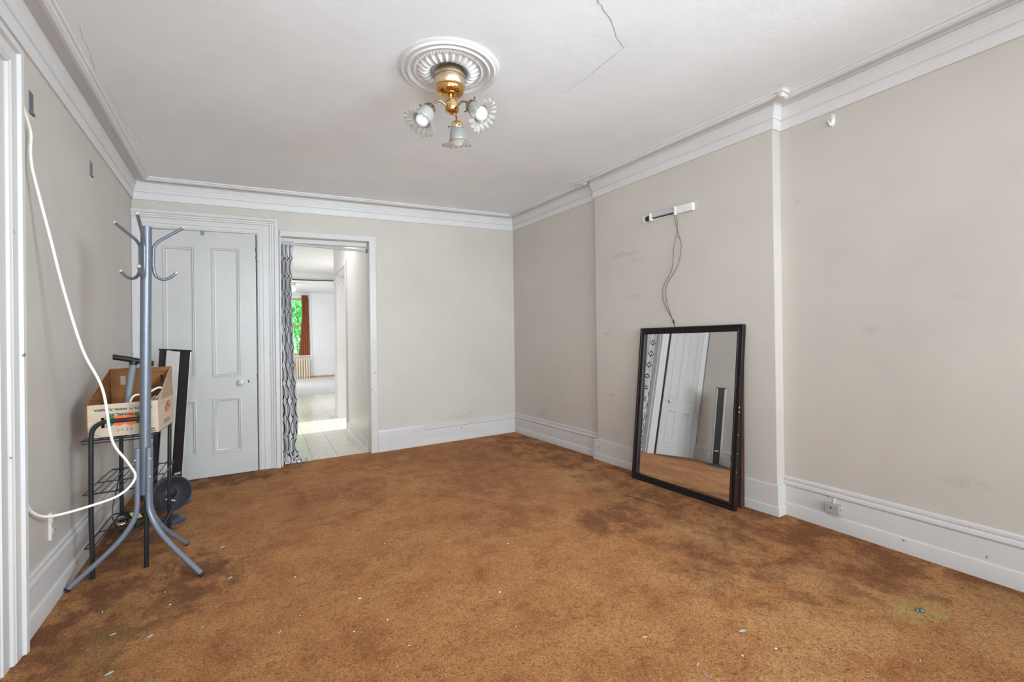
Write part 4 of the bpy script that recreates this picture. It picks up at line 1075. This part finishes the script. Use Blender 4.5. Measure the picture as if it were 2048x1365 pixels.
# the print is upside down on the box
text_mesh('RED.YD.DE. FT. KINDRL, PLNASSOA', 0.0145, front(-0.517, 0.838), 'printed_text', M['ink_green'], bx, 0.0004)
text_mesh('RED NATIONAL, INC.', 0.0190, front(-0.500, 0.811), 'printed_text', M['ink_green'], bx, 0.0007)
text_mesh('4/5', 0.014, front(-0.400, 0.722), 'printed_text', M['ink_green'], bx, 0.0003)
text_mesh('BUSHEL', 0.009, front(-0.402, 0.709), 'printed_text', M['ink_green'], bx, 0.0003)
text_mesh('E E 3 9', 0.022, front(-0.515, 0.732), 'printed_text', M['ink_grey'], bx, -0.0004)
text_mesh('NO. 1', 0.010, front(-0.627, 0.712), 'printed_text', M['ink_grey'], bx, 0.0)
def disc(mb, cx, cz, rx, rz, y, seg=24, lay=0.0):
    o = len(mb.v)
    for k in range(seg): mb.v.append((cx+rx*math.cos(2*PI*k/seg), y-lay, cz+rz*math.sin(2*PI*k/seg)))
    mb.f.append(tuple(o+k for k in range(seg)))
mb = MB(); disc(mb, -0.538, 0.780, 0.029, 0.0285, 3.0486); disc(mb, -0.487, 0.782, 0.029, 0.0305, 3.0483); pieces('printed_orange', mb, M['ink_orange'], bx, smooth=0, recalc=False)
mb = MB()
for cx, cz, an, s in ((-0.572, 0.799, -0.25, 0.8), (-0.572, 0.762, 0.55, 0.8), (-0.452, 0.802, 0.1, 0.9), (-0.452, 0.766, 0.15, 0.85)):
    o = len(mb.v)
    for k in range(16):
        a = 2*PI*k/16; px, pz = 0.024*s*math.cos(a), 0.012*s*math.sin(a)*(1-0.35*abs(math.cos(a)))
        mb.v.append((cx+px*math.cos(an)-pz*math.sin(an), 3.0480, cz+px*math.sin(an)+pz*math.cos(an)))
    mb.f.append(tuple(o+k for k in range(16)))
pieces('printed_leaf', mb, M['ink_leaf'], bx, smooth=0, recalc=False)
mb = MB(); e = (Ck-B).normalized()
def side_pt(u, z): p = B+e*u; return (p.x+0.0045, p.y, z)
for uc, zc, ru, rz in ((0.215, 0.805, 0.05, 0.020), (0.245, 0.825, 0.045, 0.018)):
    o = len(mb.v)
    for k in range(18): mb.v.append(side_pt(uc+ru*math.cos(2*PI*k/18), zc+rz*math.sin(2*PI*k/18)))
    mb.f.append(tuple(o+k for k in range(18)))
pieces('printed_orange', mb, M['ink_rust'], bx, smooth=0, recalc=False)
sm = Matrix(((-e.x, 0, e.y, 0), (-e.y, 0, -e.x, 0), (0, -1, 0, 0), (0, 0, 0, 1)))
sm = Matrix.Translation(side_pt(0.20, 0.738)) @ sm
text_mesh('ORANGES', 0.030, sm, 'printed_text', M['ink_grey'], bx, 0.0)
# things in the box
pu = thing('hand_pump', (-0.552, 3.25, 0.702), 'black handled grey hand pump standing in the cardboard box', 'pump')
mb = MB(); mb.tube([(-0.556, 3.25, 0.702), (-0.5035, 3.25, 1.072)], 0.0165, 18); obj('barrel', mb, M['pump_grey'], pu)
mb = MB(); mb.tube([(-0.5055, 3.25, 1.058), (-0.501, 3.25, 1.082)], 0.0185, 18); obj('collar', mb, M['black_plastic'], pu)
mb = MB(); mb.tube(bez([(-0.590, 3.25, 1.104), (-0.583, 3.25, 1.103), (-0.545, 3.25, 1.095), (-0.500, 3.25, 1.083), (-0.455, 3.25, 1.070), (-0.421, 3.25, 1.061), (-0.414, 3.25, 1.0595)], 5), [0.009, 0.013]+[0.0150]*26+[0.013, 0.012, 0.008], 14); obj('handle', mb, M['black_plastic'], pu)
wc = thing('cable_coil', (-0.45, 3.18, 0.70), 'white appliance cable coiled in the cardboard box', 'cable')
mb = MB(); mb.tube(bez([(-0.50, 3.12, 0.80), (-0.505, 3.14, 0.86), (-0.49, 3.15, 0.893), (-0.46, 3.16, 0.899), (-0.43, 3.17, 0.905), (-0.395, 3.20, 0.925), (-0.375, 3.21, 0.921), (-0.372, 3.205, 0.912), (-0.39, 3.19, 0.88), (-0.41, 3.17, 0.852), (-0.44, 3.15, 0.80), (-0.48, 3.2, 0.74)], 7), 0.0052, 10); obj('cable', mb, M['white_cord'], wc)
mb = MB(); mb.tube(bez([(-0.45, 3.22, 0.78), (-0.42, 3.22, 0.865), (-0.40, 3.22, 0.875), (-0.385, 3.23, 0.868), (-0.40, 3.25, 0.84), (-0.45, 3.27, 0.72)], 7), 0.0048, 10); obj('cable', mb, M['white_cord'], wc)
# tangle on the bottom shelf
tg = thing('tangled_cord', (-0.53, 3.35, 0.155), 'tangled black cord with plug on the bottom shelf of the rack', 'cord')
rnd = random.Random(5); pts = []
for k in range(26):
    pts.append((-0.54+rnd.uniform(-0.085, 0.085), 3.38+rnd.uniform(-0.17, 0.14), 0.162+0.018*rnd.random()))
mb = MB(); mb.tube(bez(pts, 5), 0.0042, 8); obj('cord', mb, M['black_plastic'], tg)
mb = MB(); mb.tube(bez([(-0.628, 3.56, 0.42), (-0.632, 3.50, 0.34), (-0.645, 3.45, 0.24), (-0.64, 3.42, 0.165), (-0.60, 3.40, 0.162)], 6), 0.0032, 8); obj('hanging_cord', mb, M['black_plastic'], tg)
mb = MB(); mb.box((-0.515, 3.22, 0.158), (-0.490, 3.29, 0.180)); obj('plug', mb, M['black_plastic'], tg, bevel=0.004)
for (x, y, r_) in ((-0.605, 3.42, 0.3), (-0.585, 3.30, -0.5)):
    mb = MB(); mb.sphere((x, y, 0.170), 0.020, 14, 8, (1.0, 0.7, 0.4)); o = obj('silver_clip', mb, M['chrome'], tg)
mb = MB(); mb.box((-0.02, -0.03, 0), (0.02, 0.03, 0.003), Matrix.Translation((-0.53, 3.36, 0.188)) @ Matrix.Rotation(0.5, 4, 'Z') @ Matrix.Rotation(0.4, 4, 'X')); tag(obj('paper_tag', mb, M['yellow'], loc=(-0.53, 3.36, 0.188)), 'yellow green tag on the black cord on the bottom shelf', 'tag')

# ------------------------------------------------------------------ desk fan
df = thing('desk_fan', (-0.41, 3.76, 0), 'round black desk fan standing on the carpet beside the rack', 'fan')
fc = Vector((-0.408, 3.78, 0.172)); fn = Vector((0.42, -0.86, 0.10)).normalized()
fq = Vector((0, 0, 1)).rotation_difference(fn).to_matrix().to_4x4(); fm = Matrix.Translation(fc) @ fq
mb = MB(); mb.lathe([(0.100, -0.055), (0.112, -0.040), (0.116, 0.0), (0.114, 0.018), (0.107, 0.022), (0.104, 0.018), (0.106, 0.0), (0.100, -0.045)], fm, 48); mb.f = [f for f in mb.f if len(f) == 4]; obj('fan_housing', mb, M['fan_blue'], df)
mb = MB(); mb.lathe([(0.104, -0.05), (0.085, -0.075), (0.05, -0.085), (0.0001, -0.086)], fm, 40); mb.f = [f for f in mb.f if len(f) == 4]; obj('rear_cover', mb, M['black_plastic'], df)
for k in range(44):
    mb = MB(); pts = []
    for i in range(6):
        r = 0.034 + (0.105-0.034)*i/5; a = 2*PI*k/44 + 1.1*(i/5); pts.append(fm @ Vector((r*math.cos(a), r*math.sin(a), -0.012 + 0.028*(i/5)**1.5)))
    mb.tube(pts, 0.0021, 5); obj('grille_vane', mb, M['vane'], df)
mb = MB(); mb.lathe([(0.036, -0.020), (0.036, -0.010), (0.028, -0.006), (0.0001, -0.004)], fm, 28); hb = obj('grille_hub', mb, M['black_plastic'], df)
mb = MB(); mb.box((-0.030, -0.004, -0.0045), (0.030, 0.004, 0.003), fm @ Matrix.Translation((0.006, -0.040, 0.010)) @ Matrix.Rotation(0.0, 4, 'Z')); obj('label_bar', mb, M['label'], df)
mb = MB()
for k in range(5):
    a0 = 2*PI*k/5; vs = []
    for i, r in enumerate((0.03, 0.06, 0.095)):
        for s_, zz in ((-0.35, -0.055), (0.35, -0.030)): vs.append(fm @ Vector((r*math.cos(a0+s_), r*math.sin(a0+s_), zz)))
    mb.add(vs, [(0, 1, 3, 2), (2, 3, 5, 4)])
pieces('fan_blade', mb, M['black_plastic'], df, recalc=False)
mb = MB(); mb.lathe([(0.085, 0.0), (0.087, 0.010), (0.078, 0.022), (0.040, 0.032), (0.0001, 0.034)], Matrix.Translation((-0.412, 3.73, 0)), 40); obj('base', mb, M['fan_blue'], df)
mb = MB(); mb.tube(bez([(-0.412, 3.75, 0.028), (-0.42, 3.84, 0.05), (-0.44, 3.87, 0.12), (-0.440, 3.855, 0.16)], 6), 0.016, 12); obj('stand', mb, M['fan_blue'], df)

# ------------------------------------------------------------------ tower fan
tf = thing('tower_fan', (-0.46, 4.18, 0), 'tall black and white tower fan beside the left wall and the closed door', 'tower fan')
tb = Vector((-0.470, 4.18, 0.03)); tt_ = Vector((-0.383, 4.18, 1.128)); tz = (tt_-tb); TH = tz.length; tz.normalize()
ang = math.radians(-38); tx = Vector((math.cos(ang), math.sin(ang), 0)); tx = (tx-tz*tx.dot(tz)).normalized(); ty = tz.cross(tx)
tm = Matrix(((tx.x, ty.x, tz.x, tb.x), (tx.y, ty.y, tz.y, tb.y), (tx.z, ty.z, tz.z, tb.z), (0, 0, 0, 1)))     # local x = front
wide = [(0.055, -0.050), (0.055, 0.050), (-0.030, 0.066), (-0.030, -0.066)]
mb = MB(); mb.prism([(0.050, -0.046), (0.050, 0.046), (-0.036, 0.060), (-0.105, 0.056), (-0.130, 0.030), (-0.135, 0.0), (-0.130, -0.030), (-0.105, -0.056), (-0.036, -0.060)], 0.012, TH-0.012, tm); obj('core', mb, M['black_plastic'], tf, smooth=0)
for s_ in (-1, 1):
    mb = MB(); mb.prism([(0.052, s_*0.044), (0.056, s_*0.050), (-0.026, s_*0.0760), (-0.036, s_*0.0700)][::s_], 0.0, TH-0.004, tm); obj('side_panel', mb, M['silver_panel'], tf, smooth=0, bevel=0.002)
mb = MB(); mb.prism([(0.050, -0.044), (0.0545, -0.044), (0.0545, 0.044), (0.050, 0.044)], 0.0, TH, tm); fp = obj('front_grille', mb, M['black_plastic'], tf, smooth=0)
mb = MB()
for k in range(40):
    z = 0.14 + k*0.022; mb.box((0.0545, -0.036, z), (0.0580, 0.036, z+0.008), tm)
o = obj('grille_slats', mb, M['black_plastic'], tf, smooth=0); o['kind'] = 'stuff'
mb = MB()
for k in range(62):
    z = 0.10 + k*0.016
    for s_ in (-1, 1): mb.box((-0.104, s_*0.0555-0.003, z), (-0.044, s_*0.0555+0.003, z+0.006), tm)
o = obj('rear_grille', mb, M['fan_blue'], tf, smooth=0); o['kind'] = 'stuff'
mb = MB(); mb.prism([(0.058, -0.054), (0.058, 0.054), (-0.036, 0.076), (-0.108, 0.060), (-0.134, 0.032), (-0.139, 0.0), (-0.134, -0.032), (-0.108, -0.060), (-0.036, -0.076)], TH-0.010, TH+0.004, tm); obj('top_cap', mb, M['black_plastic'], tf, smooth=0, bevel=0.002)
mb = MB(); mb.box((0.0545, -0.026, 0.185), (0.0600, 0.026, 0.200), tm); o = obj('label_bar', mb, M['label'], tf, smooth=0)
mb = MB(); mb.lathe([(0.135, 0.0), (0.137, 0.008), (0.125, 0.020), (0.060, 0.032), (0.055, 0.040), (0.0001, 0.040)], Matrix.Translation((-0.462, 4.16, 0)), 44); obj('base', mb, M['fan_blue'], tf)

# ------------------------------------------------------------------ litter on the carpet
mb = MB(); mb.tube(bez([(2.362, 2.385, 0.003), (2.375, 2.28, 0.005), (2.392, 2.18, 0.003), (2.402, 2.065, 0.003)], 6), [0.0022]*10+[0.0018]*9, 7)
tag(obj('twig', mb, M['twig'], loc=(2.38, 2.22, 0)), 'thin brown twig lying on the carpet in front of the mirror', 'twig')
from_px = [(1.02, 2.02), (1.40, 2.26), (0.62, 1.85), (1.02, 1.62), (1.56, 1.16), (1.36, 1.35)]
rnd = random.Random(11)
flakes = [(0.439, 2.105, 0.006, 0), (0.990, 1.801, 0.0055, 0), (1.269, 2.200, 0.005, 0), (0.687, 2.596, 0.004, 0), (0.501, 1.882, 0.004, 0), (0.366, 1.879, 0.0035, 0), (0.524, 1.677, 0.004, 0), (1.646, 0.924, 0.0045, 0), (2.251, 2.008, 0.004, 0), (1.511, 0.968, 0.004, 0),
          (0.211, 2.478, 0.004, 0), (-0.324, 2.675, 0.004, 0), (-0.29, 2.533, 0.0045, 0), (-0.537, 2.63, 0.004, 0), (0.195, 2.116, 0.003, 0), (1.05, 2.75, 0.003, 0), (2.5, 1.7, 0.004, 0), (0.92, 1.55, 0.003, 0)]
proto = None
for (x, y, s_, _) in flakes:
    if proto is None:
        mb = MB(); mb.add([(-1, -0.6, 0), (0.9, -0.8, 0.05), (1.1, 0.5, 0), (-0.4, 0.9, 0.1), (-0.7, -0.4, 0.7), (0.6, -0.5, 0.8), (0.7, 0.3, 0.7), (-0.3, 0.5, 0.8)], [(0, 3, 2, 1), (4, 5, 6, 7), (0, 1, 5, 4), (1, 2, 6, 5), (2, 3, 7, 6), (3, 0, 4, 7)])
        o = obj('paint_flake', mb, M['chip_white'], smooth=0); proto = o
    else:
        o = proto.copy(); C.objects.link(o)
    o.location = (x, y, 0.0); o.scale = (s_, s_*0.8, s_*0.6); o.rotation_euler = (0, 0, rnd.uniform(0, 6))
    tag(o, 'tiny white paint flake lying on the brown carpet', 'paint flake', 'white paint flakes on the carpet')
proto = None
for (x, y, l, an) in [(-0.106, 3.083, 0.030, 0.5), (-0.064, 2.651, 0.028, 0.7), (-0.154, 2.251, 0.022, 1.0), (1.638, 1.047, 0.030, -0.5), (1.660, 1.075, 0.016, 0.9), (1.341, 1.026, 0.022, 0.3), (1.321, 0.983, 0.024, 1.2), (1.30, 1.227, 0.020, -0.4), (1.995, 0.623, 0.020, 0.2), (0.114, 2.041, 0.020, 0.8), (-0.33, 2.30, 0.024, 0.6), (-0.42, 2.12, 0.028, 0.4), (-0.46, 2.40, 0.022, 0.2), (-0.54, 2.10, 0.024, 0.9), (1.946, 1.30, 0.012, 0.4)]:
    if proto is None:
        mb = MB(); mb.add([(-1, -0.16, 0.02), (-0.2, -0.28, 0.0), (0.9, -0.12, 0.03), (1, 0.16, 0.05), (0.1, 0.30, 0.02), (-0.9, 0.14, 0.0), (-0.8, -0.08, 0.22), (-0.1, -0.12, 0.34), (0.7, -0.02, 0.28), (0.8, 0.10, 0.26), (0.1, 0.16, 0.36), (-0.7, 0.08, 0.20)],
                          [(5, 4, 3, 2, 1, 0), (6, 7, 8, 9, 10, 11)] + [(k, (k+1) % 6, 6+(k+1) % 6, 6+k) for k in range(6)])
        o = obj('grey_scrap', mb, M['chip_grey']); proto = o
    else:
        o = proto.copy(); C.objects.link(o)
    o.location = (x, y, 0.0); o.scale = (l/2, l/2, l/2); o.rotation_euler = (0, 0, an)
    tag(o, 'small grey scrap of lint lying on the brown carpet', 'scrap', 'grey scraps on the carpet')
mb = MB(); mb.sphere((2.352, 0.725, 0.006), 0.012, 10, 6, (1.2, 0.8, 0.6)); mb.sphere((2.338, 0.735, 0.005), 0.008, 8, 6, (1.2, 0.8, 0.6)); tag(obj('blue_scrap', mb, M['steel'], loc=(2.35, 0.73, 0)), 'blue grey crumb lying on the yellow stain of the carpet', 'scrap')

for o in bpy.data.objects:
    if '_o' in o: del o['_o']
